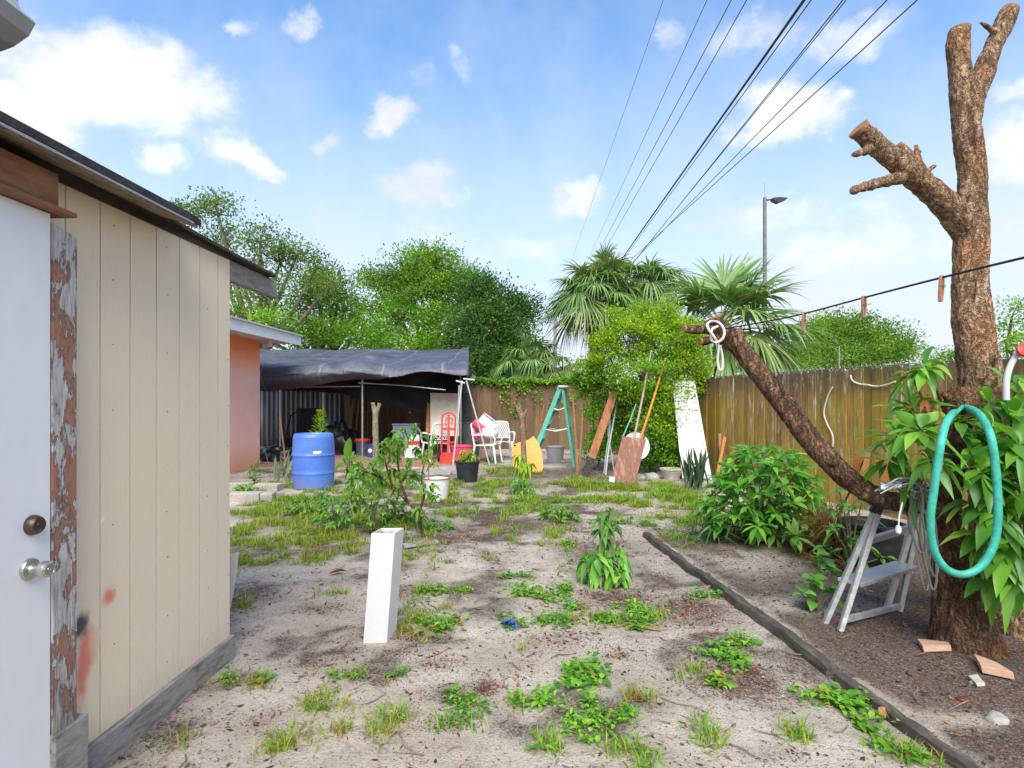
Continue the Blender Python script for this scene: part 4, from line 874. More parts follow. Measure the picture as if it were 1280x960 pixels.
mb = MB(); mb.tube([p+V((.197*math.cos(a), .197*math.sin(a), .309)) for a in np.linspace(0, 2*math.pi, 40)[:-1]], .009, 6, closed=True); build('rusty_rim', mb, M('rust', (.16, .05, .025), (.28, .10, .05), 30, .9), bucket)
mb = MB(); mb.tube([p+V((-.10, -.05, .2)), p+V((-.105, -.03, .62)), p+V((-.115, 0, 1.02))], [.011, .010, .008], 6); build('stake', mb, M_brown, bucket)
p = gr(583, 604); p.y += .2; BP = p.copy(); pot('black_pot', 'black nursery pot holding a yellowish plant, right of the white bucket', 'plant pot', p, .17, .215, .37, M_black, M_soil)
p = gr(843, 601); p.y += .2; BW = p.copy(); pot('bowl_planter', 'low round whitish bowl planter with dry stalks by the bush trunk', 'planter', p, .13, .20, .20, M('mossy_cast_stone', (.52, .50, .42), (.38, .36, .27), 8, .9, .5), M_soil)
p = at(578, 500, 13.2); p.z = .04; pot('pink_tub', 'bright pink plastic tub under the shelter edge beside the white chairs', 'tub', p, .21, .27, .37, M_pink)
p = at(694, 500, 13.6); p.z = 0; pot('grey_bucket', 'pale grey bucket standing behind the green step ladder', 'bucket', p, .18, .22, .36, M('grey_bucket_plastic', (.40, .40, .41), (.33, .33, .34), 4, .5))
p = at(589, 500, 14.4); p.z = .04
t = pot('grey_bin', 'dark grey dustbin standing behind the pole at the shelter edge', 'bin', p, .20, .25, .85, M('dark_grey_plastic', (.05, .055, .06), (.08, .085, .09), 5, .5))
p = at(453, 500, 14.6); p.z = .04; t = pot('paint_pail', 'pail with a bright red lid beneath the tarpaulin', 'pail', p, .15, .16, .36, M('dull_blue', (.05, .06, .10), (.08, .09, .14), 5, .5))
mb = MB(); mb.lathe([(0, .362), (.185, .362), (.19, .37), (.19, .41), (.17, .43), (.06, .44), (0, .44)], 28, p); build('lid', mb, M_red, t)
p = at(464, 500, 14.2); p.z = .04; t = pot('blue_canister', 'small blue canister with a pale round mark near the pail with red lid', 'canister', p, .10, .11, .32, M('canister_blue', (.05, .09, .25), (.03, .05, .14), 8, .4))
mb = MB(); mb.lathe([(0, .0), (.045, 0), (.05, .004), (.03, .006), (0, .006)], 16, p+V((.0, -.108, .17)), Matrix.Rotation(R(90), 3, 'X')); build('round_mark', mb, M_plast, t)

# ------------------------------------------------------------------ white lattice chairs
def chair(label, loc, rz, tilt=None):
    t = thing('garden_chair', label, 'chair', (0, 0, 0), 'white plastic garden chairs'); m = M_plast
    mb = MB(); mb.grid(lambda u, v: V(((u-.5)*(.46-.05*v), -.24+.46*v, .42+.012*math.cos((u-.5)*6)-.02*v)), 9, 7); build('seat', mb, m, t, solid=.014)
    def bk(u, z): return V((u*(.46-.10*((z-.42)/.5)**2), .22+.20*(z-.40)+.02*abs(u), z))
    mb = MB()
    for u in (-.5, .5): mb.tube([bk(u, z) for z in np.linspace(.40, .84, 7)]+[bk(u*.9, .875)], .017, 7)
    mb.tube([bk(u, .885-.10*abs(u*2)**4*.3) for u in np.linspace(-.45, .45, 9)], .022, 7); mb.tube([bk(u, .50) for u in np.linspace(-.5, .5, 5)], .014, 7); build('back_frame', mb, m, t)
    mb = MB()
    for k in range(-7, 12):
        for s in (1, -1):
            pts = []
            for i in range(9):
                z = .50+.37*i/8; u = s*(k/8-.25+(z-.68)*1.25)
                if abs(u) <= .48: pts.append(bk(u, z))
            if len(pts) > 1: mb.tube(pts, .0085, 5)
    build('lattice', mb, m, t)
    for sx in (-1, 1):
        for sy in (-1, 1):
            mb = MB(); top = V((sx*.215, sy*.21+(.01 if sy > 0 else 0), .43)); bot = V((sx*.26, sy*.28, 0)); mb.tube([bot, bot.lerp(top, .5), top], [.016, .022, .028], 6); build('leg', mb, m, t)
        mb = MB(); mb.tube([V((sx*.25, -.24, .40)), V((sx*.275, -.27, .55)), V((sx*.28, -.22, .635)), V((sx*.28, .0, .645)), V((sx*.25, .24, .63))], [.016, .018, .024, .026, .018], 7); build('armrest', mb, m, t)
    t.location = loc; t.rotation_euler = (tilt[0] if tilt else 0, tilt[1] if tilt else 0, rz); return t
ch = chair('white plastic garden chair facing the yard, its lattice back in full view', at(627, 500, 13.9)-V((0, 0, EH-.03)), R(8))
ch2 = copy_thing(ch, at(609, 500, 13.1)-V((0, 0, EH-.03)), R(75), 'white plastic garden chair seen side on, pink and white cushions piled on it')
ch3 = copy_thing(ch, at(545, 500, 13.6)-V((0, 0, EH-.03)), R(-150), 'white plastic garden chair turned away, left of the red hand truck')
# things piled on the side-on chair
P0 = at(604, 500, 13.1); P0.z = 0
mb = MB(); mb.box(P0+V((-.06, .05, .66)), (.42, .40, .13), Matrix.Rotation(R(-12), 3, 'Y') @ Matrix.Rotation(R(20), 3, 'Z')); o = simple('seat_cushion', mb, M_pink, 'bright pink cushion lying on the side-on white chair', 'cushion', P0+V((0, 0, .6)), bevel=.04)
mb = MB(); mb.box(P0+V((-.09, .02, .86)), (.34, .30, .16), Matrix.Rotation(R(35), 3, 'Y')); o = simple('pillow', mb, M_pink, 'pink pillow leaning on the white box atop the chair pile', 'pillow', P0+V((0, 0, .8)), bevel=.05)
mb = MB(); mb.box(P0+V((.10, .06, .93)), (.36, .30, .20), Matrix.Rotation(R(38), 3, 'Y') @ Matrix.Rotation(R(15), 3, 'Z')); mb.box(P0+V((.185, .06, 1.03)), (.37, .31, .015), Matrix.Rotation(R(38), 3, 'Y') @ Matrix.Rotation(R(15), 3, 'Z')); o = simple('white_box', mb, M_white, 'white box tipped up on top of the chair pile', 'box', P0+V((0, 0, .9)), bevel=.006)
mb = MB(); mb.lathe([(0, 0), (.16, .01), (.20, .06), (.21, .15), (.19, .2), (.17, .2), (.0, .17)], 20, P0+V((.12, -.02, .60)), Matrix.Rotation(R(12), 3, 'Y')); o = simple('wash_basin', mb, M_white, 'round white basin beneath the tipped white box', 'basin', P0+V((0, 0, .7)))

# ------------------------------------------------------------------ red hand truck
p = at(560, 500, 13.0); t = thing('hand_truck', 'red two wheeled hand truck standing upright between chair and pink tub', 'hand truck', (p.x, 13.0, .04)); lean = V((0, .16, 0))
def ht(x, y, z): return V((p.x+x, 13.0+y+.14*z, .04+z))
mb = MB()
for s in (-1, 1): mb.tube([ht(s*.15, 0, .03), ht(s*.15, 0, 1.0)]+[ht(s*.15*math.cos(a), 0, 1.0+.12*math.sin(a)) for a in np.linspace(0, math.pi/2, 6)[1:]], .018, 8)
for z in (.18, .45, .75): mb.bar(ht(-.15, 0, z), ht(.15, 0, z), .012, .045)
mb.bar(ht(0, -.005, .05), ht(0, -.005, 1.08), .05, .012); mb.tube([ht(-.07, .03, .85), ht(-.07, .12, .98), ht(.07, .12, .98), ht(.07, .03, .85)], .014, 6); build('frame', mb, M_red, t)
mb = MB(); mb.slab([ht(-.19, -.24, 0), ht(.19, -.24, 0), ht(.19, .02, .01), ht(-.19, .02, .01)], (0, 0, .01)); mb.slab([ht(-.19, .0, .01), ht(.19, .0, .01), ht(.16, .0, .22), ht(-.16, .0, .22)], (0, .01, 0)); build('toe_plate', mb, M_red, t, smooth=False)
for s in (-1, 1):
    w_ = MB(); rot = Matrix.Rotation(R(90), 3, 'Y'); o_ = ht(s*.22, .13, .11)
    w_.lathe([(.05, -.02), (.09, -.028), (.115, -.02), (.12, 0), (.115, .02), (.09, .028), (.05, .02)], 24, o_, rot); wh = build('wheel', w_, M_rubber, t)
    h_ = MB(); h_.lathe([(0, -.03), (.05, -.025), (.055, 0), (.05, .025), (0, .03)], 16, o_, rot); build('hub', h_, M_plast, wh)

# ------------------------------------------------------------------ trestle of white pipe, boards leaning near it
M_pipe = M('dull_white_pipe', (.52, .51, .49), (.44, .43, .41), 6, .5, mott=.1)
t = thing('pipe_trestle', 'frame of thin white pipe like an A standing at the tarpaulin corner', 'trestle', at(588, 500, 12.6)-V((0, 0, EH)))
def q_(px, py, Y): return at(px, py, Y)
for a_, b_ in (((577.5, 476, 12.5), (566, 583, 12.5)), ((583, 476, 12.6), (612, 582, 12.8)), ((574, 482, 12.9), (571, 570, 13.3))):
    mb = MB(); mb.tube([q_(*a_), q_(*b_)], .017, 10); build('leg', mb, M_pipe, t)
for a_, b_ in (((570, 476, 12.5), (581, 479, 12.5)), ((579, 473.5, 12.6), (593, 475, 12.65))): mb = MB(); mb.tube([q_(*a_), q_(*b_)], .02, 10); build('crosspiece', mb, M_pipe, t)
def board(name, label, pts, Y0, Y1, th, mat, cat='board', bevel=.003):
    """flat panel leaning back: picture corners (top left, top right, bottom right, bottom left); Y1 at the top edge, Y0 at the foot"""
    P = [at(pts[0][0], pts[0][1], Y1), at(pts[1][0], pts[1][1], Y1), at(pts[2][0], pts[2][1], Y0), at(pts[3][0], pts[3][1], Y0)]
    n = (P[1]-P[0]).cross(P[3]-P[0]).normalized()*th; mb = MB(); mb.slab(P, n)
    return simple(name, mb, mat, label, cat, (P[2]+P[3])/2, smooth=False, bevel=bevel)
board('pale_board', 'pale cream board leaning under the tarpaulin behind the red hand truck', [(538, 491), (574, 492), (574, 545), (538, 545)], 14.1, 14.3, .02, M('cream_board', (.55, .48, .36), (.62, .55, .44), 2, .6))
board('cardboard_sheet', 'orange brown cardboard sheet poking out left of the pale cream board', [(534, 503), (547, 509), (547, 540), (532, 540)], 14.3, 14.5, .02, M('cardboard', (.40, .19, .08), (.33, .15, .06), 3, .9))
board('dark_sheet', 'dark sheet standing behind the trestle below the tarpaulin corner', [(574, 487), (590, 488), (590, 560), (574, 560)], 15.2, 15.4, .02, M_black)

# ------------------------------------------------------------------ clutter deeper under the shelter
def heap(name, label, c, r, mat, cat, seed=0, sq=.7):
    def f(u, v):
        a = u*2*math.pi; e = v*math.pi/2; d = V((math.cos(a)*math.cos(e), math.sin(a)*math.cos(e), math.sin(e)*sq))
        k = 1+.3*noise.noise(d*2.2+V((seed, 0, 0)))+.14*noise.noise(d*6+V((0, seed, 0))); return V(c)+d*r*k
    mb = MB(); mb.grid(f, 40, 16); return simple(name, mb, mat, label, cat, c)
M_bag = M('black_bag', (.008, .008, .009), (.02, .02, .02), 5, .35, .4, 20)
p = at(348, 500, 13.6); heap('black_sack', 'heaped black plastic sack by the pink wall under the shelter', (p.x, 13.6, .03), .48, M_bag, 'sack', 1)
p = at(421, 500, 15.3); heap('black_sack', 'tall black covered heap behind the blue barrel under the shelter', (p.x, 15.3, .03), .55, M_bag, 'sack', 5, 1.5)
p = at(488, 500, 15.2); heap('black_sack', 'low dark covered heap behind the pale pruned stump under the shelter', (p.x, 15.2, .03), .32, M_bag, 'sack', 9, .9)
p = at(508, 500, 15.0); mb = MB(); mb.box((p.x, 15.0, .55), (.62, .5, .5)); mb.box((p.x, 15.0, .82), (.66, .54, .05)); simple('storage_box', mb, M('pale_blue_plastic', (.30, .38, .50), (.24, .31, .42), 4, .5), 'pale blue storage box raised behind the branched shrub under the shelter', 'box', (p.x, 15.0, .3), bevel=.02)
mb = MB(); mb.box((p.x, 15.0, .16), (.7, .55, .26)); simple('timber_crate', mb, M_brown, 'brown timber crate below the pale blue storage box', 'crate', (p.x, 15, 0), bevel=.01)
p = at(517, 500, 14.2); mb = MB(); mb.box((p.x, 14.2, .42), (.26, .2, .34), Matrix.Rotation(.3, 3, 'Z')); o = simple('carton', mb, M_white, 'white carton with a red band between storage box and white chair', 'carton', (p.x, 14.2, .2), bevel=.01)
mb = MB(); mb.box((p.x, 14.2, .40), (.264, .204, .1), Matrix.Rotation(.3, 3, 'Z')); build('red_band', mb, M_red, o, smooth=False)
mb = MB(); mb.box((p.x, 14.2, .14), (.4, .3, .22)); simple('low_stool', mb, M_plast, 'low pale stool carrying the white carton', 'stool', (p.x, 14.2, 0), bevel=.02)
p = at(388, 500, 16.6); mb = MB(); mb.box((p.x, 16.6, .62), (.62, .55, 1.2)); mb.box((p.x, 16.32, .95), (.52, .02, .4)); simple('old_cabinet', mb, M_black, 'dark upright cabinet against the corrugated metal wall', 'cabinet', (p.x, 16.6, 0), bevel=.02)
p = at(376, 500, 16.9); t = thing('motor_mower', 'dark garden machine with a looped handle beside the cabinet', 'mower', (p.x, 16, 0))
mb = MB(); mb.box((p.x, 16.0, .28), (.5, .6, .25)); build('body', mb, M_black, t, bevel=.05); mb = MB(); mb.tube([(p.x-.2, 16.2, .3), (p.x-.18, 16.6, 1.0), (p.x-.05, 16.65, 1.1), (p.x+.1, 16.65, 1.1), (p.x+.2, 16.6, 1.0), (p.x+.2, 16.2, .3)], .02, 7); build('handle', mb, M_rubber, t)
for k_, (a_, b_, lab, mt) in enumerate([((441.5, 500), (434, 538), 'wooden handled tool leaning on the back fence, leftmost of five', M_orange), ((449, 499), (444, 538), 'wooden handled tool leaning on the back fence, second from the left of five', M_orange), ((454.5, 497), (452.5, 540), 'wooden handled tool leaning on the back fence, middle of five', M_orange),
                                         ((461, 498), (458, 540), 'wooden handled tool leaning on the back fence, fourth from the left of five', M_brown), ((443, 499.5), (436, 540), 'tool with a pale metal handle leaning between the wooden handled ones', M_metal)]):
    A_, B_ = at(a_[0], a_[1], 16.9), at(b_[0], b_[1], 16.5); B_.z = max(B_.z-.45, .02)
    t = thing('long_handled_tool', lab, 'garden tool', B_, 'long handled tools leaning on the back fence'); mb = MB(); mb.tube([B_+V((0, 0, .2)), A_], .022, 7); build('handle', mb, mt, t)
    mb = MB(); mb.slab([B_+V((-.10, 0, 0)), B_+V((.10, 0, 0)), B_+V((.09, .02, .22)), B_+V((.03, .03, .28)), B_+V((-.03, .03, .28)), B_+V((-.09, .02, .22))], (0, .012, 0)); build('blade', mb, M_metal, t, smooth=False)
board('leaning_plank', 'tan plank leaning on the back fence left of the wooden handled tools', [(430, 493), (437, 493), (440, 540), (431, 540)], 16.6, 16.85, .025, M('tan_plank', (.33, .22, .13), (.26, .17, .10), 4, .8, stretch=(6, 6, 1)))

# ------------------------------------------------------------------ green fibreglass step ladder
M_fib = M('green_fibreglass', (.09, .36, .25), (.12, .43, .31), 6, .5)
t = thing('step_ladder', 'tall green fibreglass step ladder standing open before the back fence', 'ladder', at(690, 500, 12.5)-V((0, 0, EH)))
Yn, Yf = 12.3, 12.82
def ld(px, z, k): # k 0 near frame .. 1 far frame
    ns = 12.3+.10*(z/1.7); fs = 12.85-.10*(z/1.7); Y = ns+(fs-ns)*k; return V(((px-CX)/F*12.4+.10*k, Y, z))
def fr(z): return 700-(700-660)*(1-z/1.72)
def rr_(z): return 703+(716.5-703)*(1-z/1.72)
for k_ in (0, 1): mb = MB(); mb.bar(ld(fr(0), 0, k_), ld(fr(1.72), 1.72, k_), .035, .09, up=(1, 0, 0)); build('front_rail', mb, M_fib, t, smooth=False)
for k_ in (0, 1): mb = MB(); mb.bar(ld(rr_(0), 0, k_), ld(rr_(1.70), 1.70, k_), .03, .05, up=(1, 0, 0)); build('rear_rail', mb, M_fib, t, smooth=False)
for z in (.30, .61, .92, 1.22, 1.5): mb = MB(); a_, b_ = ld(fr(z), z, 0), ld(fr(z), z, 1); mb.bar(a_, b_, .11, .025); build('step', mb, M_alu, t, smooth=False)
for z in (.35, .85, 1.3): mb = MB(); mb.tube([ld(rr_(z), z, 0), ld(rr_(z), z, 1)], .012, 6); build('rear_brace', mb, M_alu, t)
for z, k_ in ((.83, 0), (.83, 1), (1.28, 0)): mb = MB(); mb.tube([ld(fr(z), z, k_), ld((fr(z)+rr_(z))/2, z-.05, k_), ld(rr_(z), z+.01, k_)], .011, 6); build('spreader', mb, M_plast, t)
mb = MB(); c_ = ld(702, 1.74, .5); mb.box(c_, (.24, .48, .05)); build('top_cap', mb, M('ladder_cap', (.62, .60, .48), (.5, .48, .38), 5, .6), t, bevel=.012)

# ------------------------------------------------------------------ leaning boards and poles in the middle
P = [(640, 556), (648, 553), (660, 550), (667, 545), (673, 553), (677, 566), (679, 580), (678, 589), (672, 591), (641, 583)]
m = M('orange_ply', (.60, .27, .045), (.66, .33, .07), 2, .6, .1, 40)
mb = MB(); W3 = [at(x, y_, 11.35+.35*(590-y_)/45) for x, y_ in P]; n = (W3[3]-W3[0]).cross(W3[-1]-W3[0]).normalized(); mb.slab(W3, n*.02); o = simple('plywood_offcut', mb, m, 'curved orange plywood offcut leaning behind the pruned papaya trunk', 'board', W3[-2], smooth=False)
mb = MB(); q = at(643.5, 557, 11.3); mb.lathe([(.0, 0), (.018, 0), (.022, .006), (0, .008)], 12, q, Matrix.Rotation(R(90), 3, 'X')); hn = build('dark_hole', mb, M_black, o)
M_stain = M('dark_stained_timber', (.20, .075, .028), (.36, .13, .04), 3, .6, .2, 30, stretch=(2, 2, .6), c3=(.10, .04, .022))
a_, b_ = at(768, 490, 11.35), at(731, 596, 10.8); b_.z = .0; t = thing('leaning_timber', 'stained brown plank leaning steeply left of the thin pale pipes', 'plank', b_)
mb = MB(); mb.bar(b_.lerp(a_, .22), a_, .15, .035, up=(0, 1, 0)); build('plank', mb, M_stain, t, smooth=False); mb = MB(); mb.bar(b_, b_.lerp(a_, .2195), .152, .036, up=(0, 1, 0)); build('charred_foot', mb, M_dark, t, smooth=False)
for k_, (A_, M1, B_, l) in enumerate([((763, 489, 11.6), (762, 540, 11.4), (755, 586, 11.2), 'thin pale pipe just right of the leaning stained plank'), ((773, 494, 11.6), (763, 548, 11.3), (757, 588, 11.0), 'thin pale pipe crossing to the right of its two neighbours'), ((761, 500, 11.7), (760, 545, 11.4), (768, 582, 11.1), 'thinnest pale pipe bending right at its foot')]):
    mb = MB(); A_, M1, B_ = at(*A_), at(*M1), at(*B_); mb.tube([A_, A_.lerp(M1, .5), M1, M1.lerp(B_, .5), V((B_.x, B_.y, .01))], .016 if k_ < 2 else .009, 8); simple('leaning_pipe', mb, M('weathered_pvc%d' % k_, (.42, .45, .42), (.33, .36, .33), 5, .5), l, 'pipe', (B_.x, B_.y, 0), 'thin pale pipes leaning in the bush')
m = M('reddish_plank', (.30, .135, .085), (.20, .085, .055), 2.2, .7, .5, 25, stretch=(7, 7, .8), c3=(.38, .20, .14))
o = board('weathered_panel', 'rough red brown wooden panel leaning in front of the bush, white tag at its foot', [(778, 545), (808, 549), (793, 608), (764, 602)], 9.75, 10.0, .035, m)
mb = MB(); q = at(765.5, 599, 9.70); mb.slab([q+V((-.05, 0, .05)), q+V((.045, 0, .03)), q+V((.03, 0, -.06)), q+V((-.06, 0, -.035))], (0, -.006, 0)); build('paper_tag', mb, M_white, o, smooth=False)
mb = MB(); q = at(794, 558, 10.42); mb.lathe([(0, 0), (.12, .004), (.20, .02), (.25, .05), (.252, .056), (.2, .03), (0, .012)], 32, q, Matrix.Rotation(R(78), 3, 'X') @ Matrix.Rotation(R(8), 3, 'Y')); simple('white_dish', mb, M_plast, 'white round dish showing above the rough red brown panel', 'lid', q)
for A_, B_, r, mt, l, nm in [((814, 438, 10.9), (790, 560, 10.15), .020, M('pale_handle', (.36, .30, .22), (.28, .23, .16), 5, .7, stretch=(5, 5, 1)), 'long pale pole leaning into the bush above the red brown panel', 'leaning_pole'), ((832, 448, 10.9), (797, 560, 10.2), .022, M_orange, 'orange wooden pole leaning into the bush, right of the pale pole', 'leaning_pole'), ((810, 530, 10.3), (800, 560, 10.2), .014, M_dark, 'short dark pole between the white dish and the bush', 'leaning_pole'), ((795, 505, 10.6), (779, 545, 10.3), .011, M_fib, 'thin green rod leaning left of the white dish', 'leaning_rod')]:
    A_, B_ = at(*A_), at(*B_); mb = MB(); mb.tube([B_, B_.lerp(A_, .5)+V((.01, 0, 0)), A_], [r*1.1, r, r*.85], 8); simple(nm, mb, mt, l, 'pole', B_)
for A_, B_, l, mt in [((906, 546, 10.4), (895, 585, 10.3), 'orange wooden stake leaning by the board fence above the leafy shrub', M_orange), ((899.5, 542, 10.5), (903, 585, 10.4), 'pinkish wooden stake beside the orange one at the board fence', M('pinkish_wood', (.42, .20, .12), (.35, .16, .10), 4, .7))]:
    A_, B_ = at(*A_), at(*B_); B_.z = 0; mb = MB(); mb.bar(B_, A_, .05, .03, up=(0, 1, 0)); simple('wooden_stake', mb, mt, l, 'stake', B_, smooth=False)
for A_, M1, B_, l in [((716, 492, 11.9), (719, 540, 11.7), (722, 582, 11.5), 'bare tan stick left of the two standing in the bush edge'), ((725, 490, 11.9), (728, 520, 11.8), (724, 582, 11.6), 'bare tan stick right of its twin at the bush edge'), ((680, 505, 12.9), (676, 530, 12.8), (672, 565, 12.7), 'thin orange brown stick standing left of the green step ladder')]:
    mb = MB(); A_, M1, B_ = at(*A_), at(*M1), at(*B_); B_.z = 0; mb.tube([B_, B_.lerp(M1, .5), M1, M1.lerp(A_, .5), A_], [.035, .03, .026, .024, .02] if A_.x > 1 else [.014]*5, 7); simple('bare_stick', mb, M_stain if A_.x < 1 else M('tan_bark%d' % int(A_.x*100), (.30, .16, .07), (.20, .10, .05), 6, .8, .4), l, 'stick', B_)

# white plastic gate panel leaning on the fence
t = thing('plastic_gate', 'tall white plastic panel leaning on the board fence right of the bush', 'gate', at(866, 570, 11))
def pn(u, v, o=0): # u across, v up
    bl, br_, tl_, tr_ = at(853, 598, 10.55), at(889, 598, 10.5), at(840, 476, 11.1), at(868, 478, 11.1); n = V((.15, -1, .1)).normalized()
    return (bl*(1-u)+br_*u)*(1-v)+(tl_*(1-u)+tr_*u)*v+n*o
mb = MB(); mb.slab([pn(0, 0), pn(1, 0), pn(1, 1), pn(0, 1)], V((0, .03, 0))); build('sheet', mb, M_vinyl, t, smooth=False)
for u0, u1, v0, v1 in ((.93, 1.0, -.01, 1.01), (0, .93, .70, .76), (0, .93, .95, 1.01)):
    mb = MB(); mb.slab([pn(u0, v0, .004), pn(u1, v0, .004), pn(u1, v1, .004), pn(u0, v1, .004)], V((.003, -.02, 0))); build('rim', mb, M_vinyl, t, smooth=False)

# paving slabs, stones, blocks
def slab_at(px, py, w_, d_, h_, rz, mat, label, name='paving_slab', cat='slab', group=None, tilt=0, lift=0):
    p = ground(px, py); mb = MB(); mb.box(p+V((0, 0, h_*.5-.012+lift)), (w_, d_, h_), Matrix.Rotation(rz, 3, 'Z') @ Matrix.Rotation(tilt, 3, 'X')); return simple(name, mb, mat, label, cat, p, group, smooth=False, bevel=.012)
M_block = M('weathered_block', (.42, .37, .33), (.30, .26, .22), 5, .95, .6, 40)
slab_at(308, 627, .42, .20, .14, .05, M_block, 'grey concrete block nearest the shed corner', 'concrete_block', 'block')
slab_at(334, 626, .20, .20, .13, .1, M_block, 'small concrete block right of the block nearest the shed corner', 'concrete_block', 'block')
slab_at(300, 612, .40, .20, .12, .2, M_block, 'concrete block half hidden by the shed corner, behind the nearest block', 'concrete_block', 'block')
slab_at(335, 613, .40, .22, .11, -.05, M_block, 'flat pinkish block with weeds in front of the blue barrel side', 'concrete_block', 'block')
slab_at(322, 596, .55, .10, .06, .35, M_grey, 'old grey timber length lying before the pink wall', 'timber_length', 'timber')
slab_at(338, 620, .05, .5, .04, -.5, M_grey, 'thin pale stick lying beside the concrete blocks', 'pale_stick', 'stick')
for i, (px, py, w_, d_, l) in enumerate([(630, 573, .55, .5, 'pale concrete slab in front of the white lattice chairs'), (645, 577, .6, .4, 'pale concrete slab left of the plywood offcut'), (690, 583, .55, .4, 'pale concrete slab beneath the green step ladder front legs'), (716, 577, .6, .5, 'pale concrete slab behind the step ladder rear legs'), (735, 584, .6, .5, 'pale concrete slab left of the stained plank foot'),
                                         (542, 592, .7, .5, 'pale concrete slab behind the white bucket'), (530, 604, .6, .35, 'pale concrete slab left of the white bucket rim'), (692, 567, .5, .5, 'pale concrete slab right below the grey bucket'), (560, 586, .5, .4, 'pale concrete slab left of the black nursery pot')]):
    slab_at(px, py, w_, d_, .05, random.uniform(-.3, .3), M_conc, l, group='concrete slabs')
def stone(px, py, r, mat, label, seed):
    p = ground(px, py)
    def f(u, v):
        a = u*2*math.pi; e = (v-.35)*math.pi/1.3; d = V((math.cos(a)*math.cos(e), math.sin(a)*math.cos(e)*.8, math.sin(e)*.6)); return p+d*r*(1+.25*noise.noise(d*1.6+V((seed*3.1, 0, 0))))
    mb = MB(); mb.grid(f, 20, 10); return simple('stone', mb, mat, label, 'stone', p)
M_st = M('grey_stone', (.26, .24, .22), (.36, .34, .31), 6, .9, .5)
for i, (px, py, r, l) in enumerate([(800, 598, .14, 'grey stone right behind the red brown panel foot'), (815, 598, .17, 'largest grey stone between panel and bowl planter'), (806, 590, .13, 'pale stone at the back under the bush'), (826, 592, .12, 'grey stone left of the bowl planter'), (868, 655, .05, 'small pale stone left of the leafy shrub'),
                                    (1222, 862, .035, 'grey stone chip near the broken wood pieces'), (1246, 905, .05, 'dark stone at the lower right in the bed'), (1204, 882, .028, 'reddish round fruit lying in the right bed')]): stone(px, py, r, M_st if i != 7 else M('reddish_fruit', (.16, .03, .025), (.10, .02, .02), 6, .5), l, i)

# blue scrap, wood offcuts, bark strip, dry leaves on the ground
p = ground(638, 786); lv = Leaves(); n = 26; d = rdir(n, .3); lv.leaf(np.array(p)+rng.normal(size=(n, 3))*np.array([.018, .012, .004])+np.array([0, 0, .02]), d, np.cross(d, rdir(n)), .05, .04, .3, .4); o = lv.build('crumpled_wrapper', M('blue_film', (.03, .08, .22), (.06, .14, .33), 20, .35), loc=tuple(p)); tag(o, 'crumpled scrap of blue plastic on the sand in mid yard', 'litter')
M_cut = M('fresh_split_wood', (.42, .24, .15), (.50, .32, .22), 5, .8, .3, 30, stretch=(1, 6, 6))
def chunk(pts, h_, label, mat=None):
    W = [ground(x, y_) for x, y_ in pts]; z = max(q.z for q in W)+.004
    for q in W: q.z = z
    mb = MB(); mb.slab(W, (0, .01, h_)); return simple('wood_offcut', mb, mat or M_cut, label, 'wood scrap', W[0], smooth=False, bevel=.003)
chunk([(1219, 835), (1228, 851), (1269, 860), (1247, 846)], .035, 'pointed split wood piece, larger of two at the trunk foot')
chunk([(1148, 815), (1155, 825), (1190, 824), (1187, 819)], .03, 'flat wedge of split wood left of the larger pointed piece')
chunk([(1212, 858), (1222, 868), (1232, 867), (1224, 856)], .015, 'small pale wood chip beside the pointed split piece', M('pale_chip', (.45, .40, .30), (.38, .33, .25), 6, .9))
chunk([(557, 851), (1, 1), (1, 1)][:0] or [(503, 683), (546, 678), (548, 681), (505, 687)], .02, 'short grey stick lying right of the vinyl post', M_grey)
p = ground(800, 788); mb = MB(); mb.tube([p+V((-.10, .05, .012)), p+V((0, .01, .02)), p+V((.12, -.04, .01))], [.012, .014, .008], 7); simple('bark_strip', mb, M_brown, 'reddish curl of bark below the weeds in mid yard', 'bark', p)
for px, py, L, l in [(410, 722, .16, 'large dry tan leaf lying left of the vinyl post'), (515, 800, .10, 'dry orange leaf right beside the vinyl post foot'), (1100, 905, .14, 'dry orange leaf against the garden timber'), (884, 740, .07, 'dry red leaf beside the garden timber')]:
    p = ground(px, py); lv = Leaves(); lv.leaf(np.array([p+V((0, 0, .02))]), np.array([[.8, .6, .15]]), np.array([[.6, -.8, .1]]), L, L*.4, .15, .5); o = lv.build('dry_leaf', M('dry_leaf%d' % px, (.42, .19, .08), (.30, .12, .05), 20, .8), loc=tuple(p)); tag(o, l, 'leaf', 'single dry leaves')
p = at(292, 695, 3.55); mb = MB(); mb.slab([at(289, 693, 3.5), at(298, 690, 3.5), at(292, 738, 3.5), at(287, 760, 3.5), at(270, 760, 3.5), at(270, 700, 3.5)], (0, .01, 0)); simple('white_offcut', mb, M_vinyl, 'white sheet offcut poking out behind the shed corner', 'panel', (p.x, 3.5, 0), smooth=False)

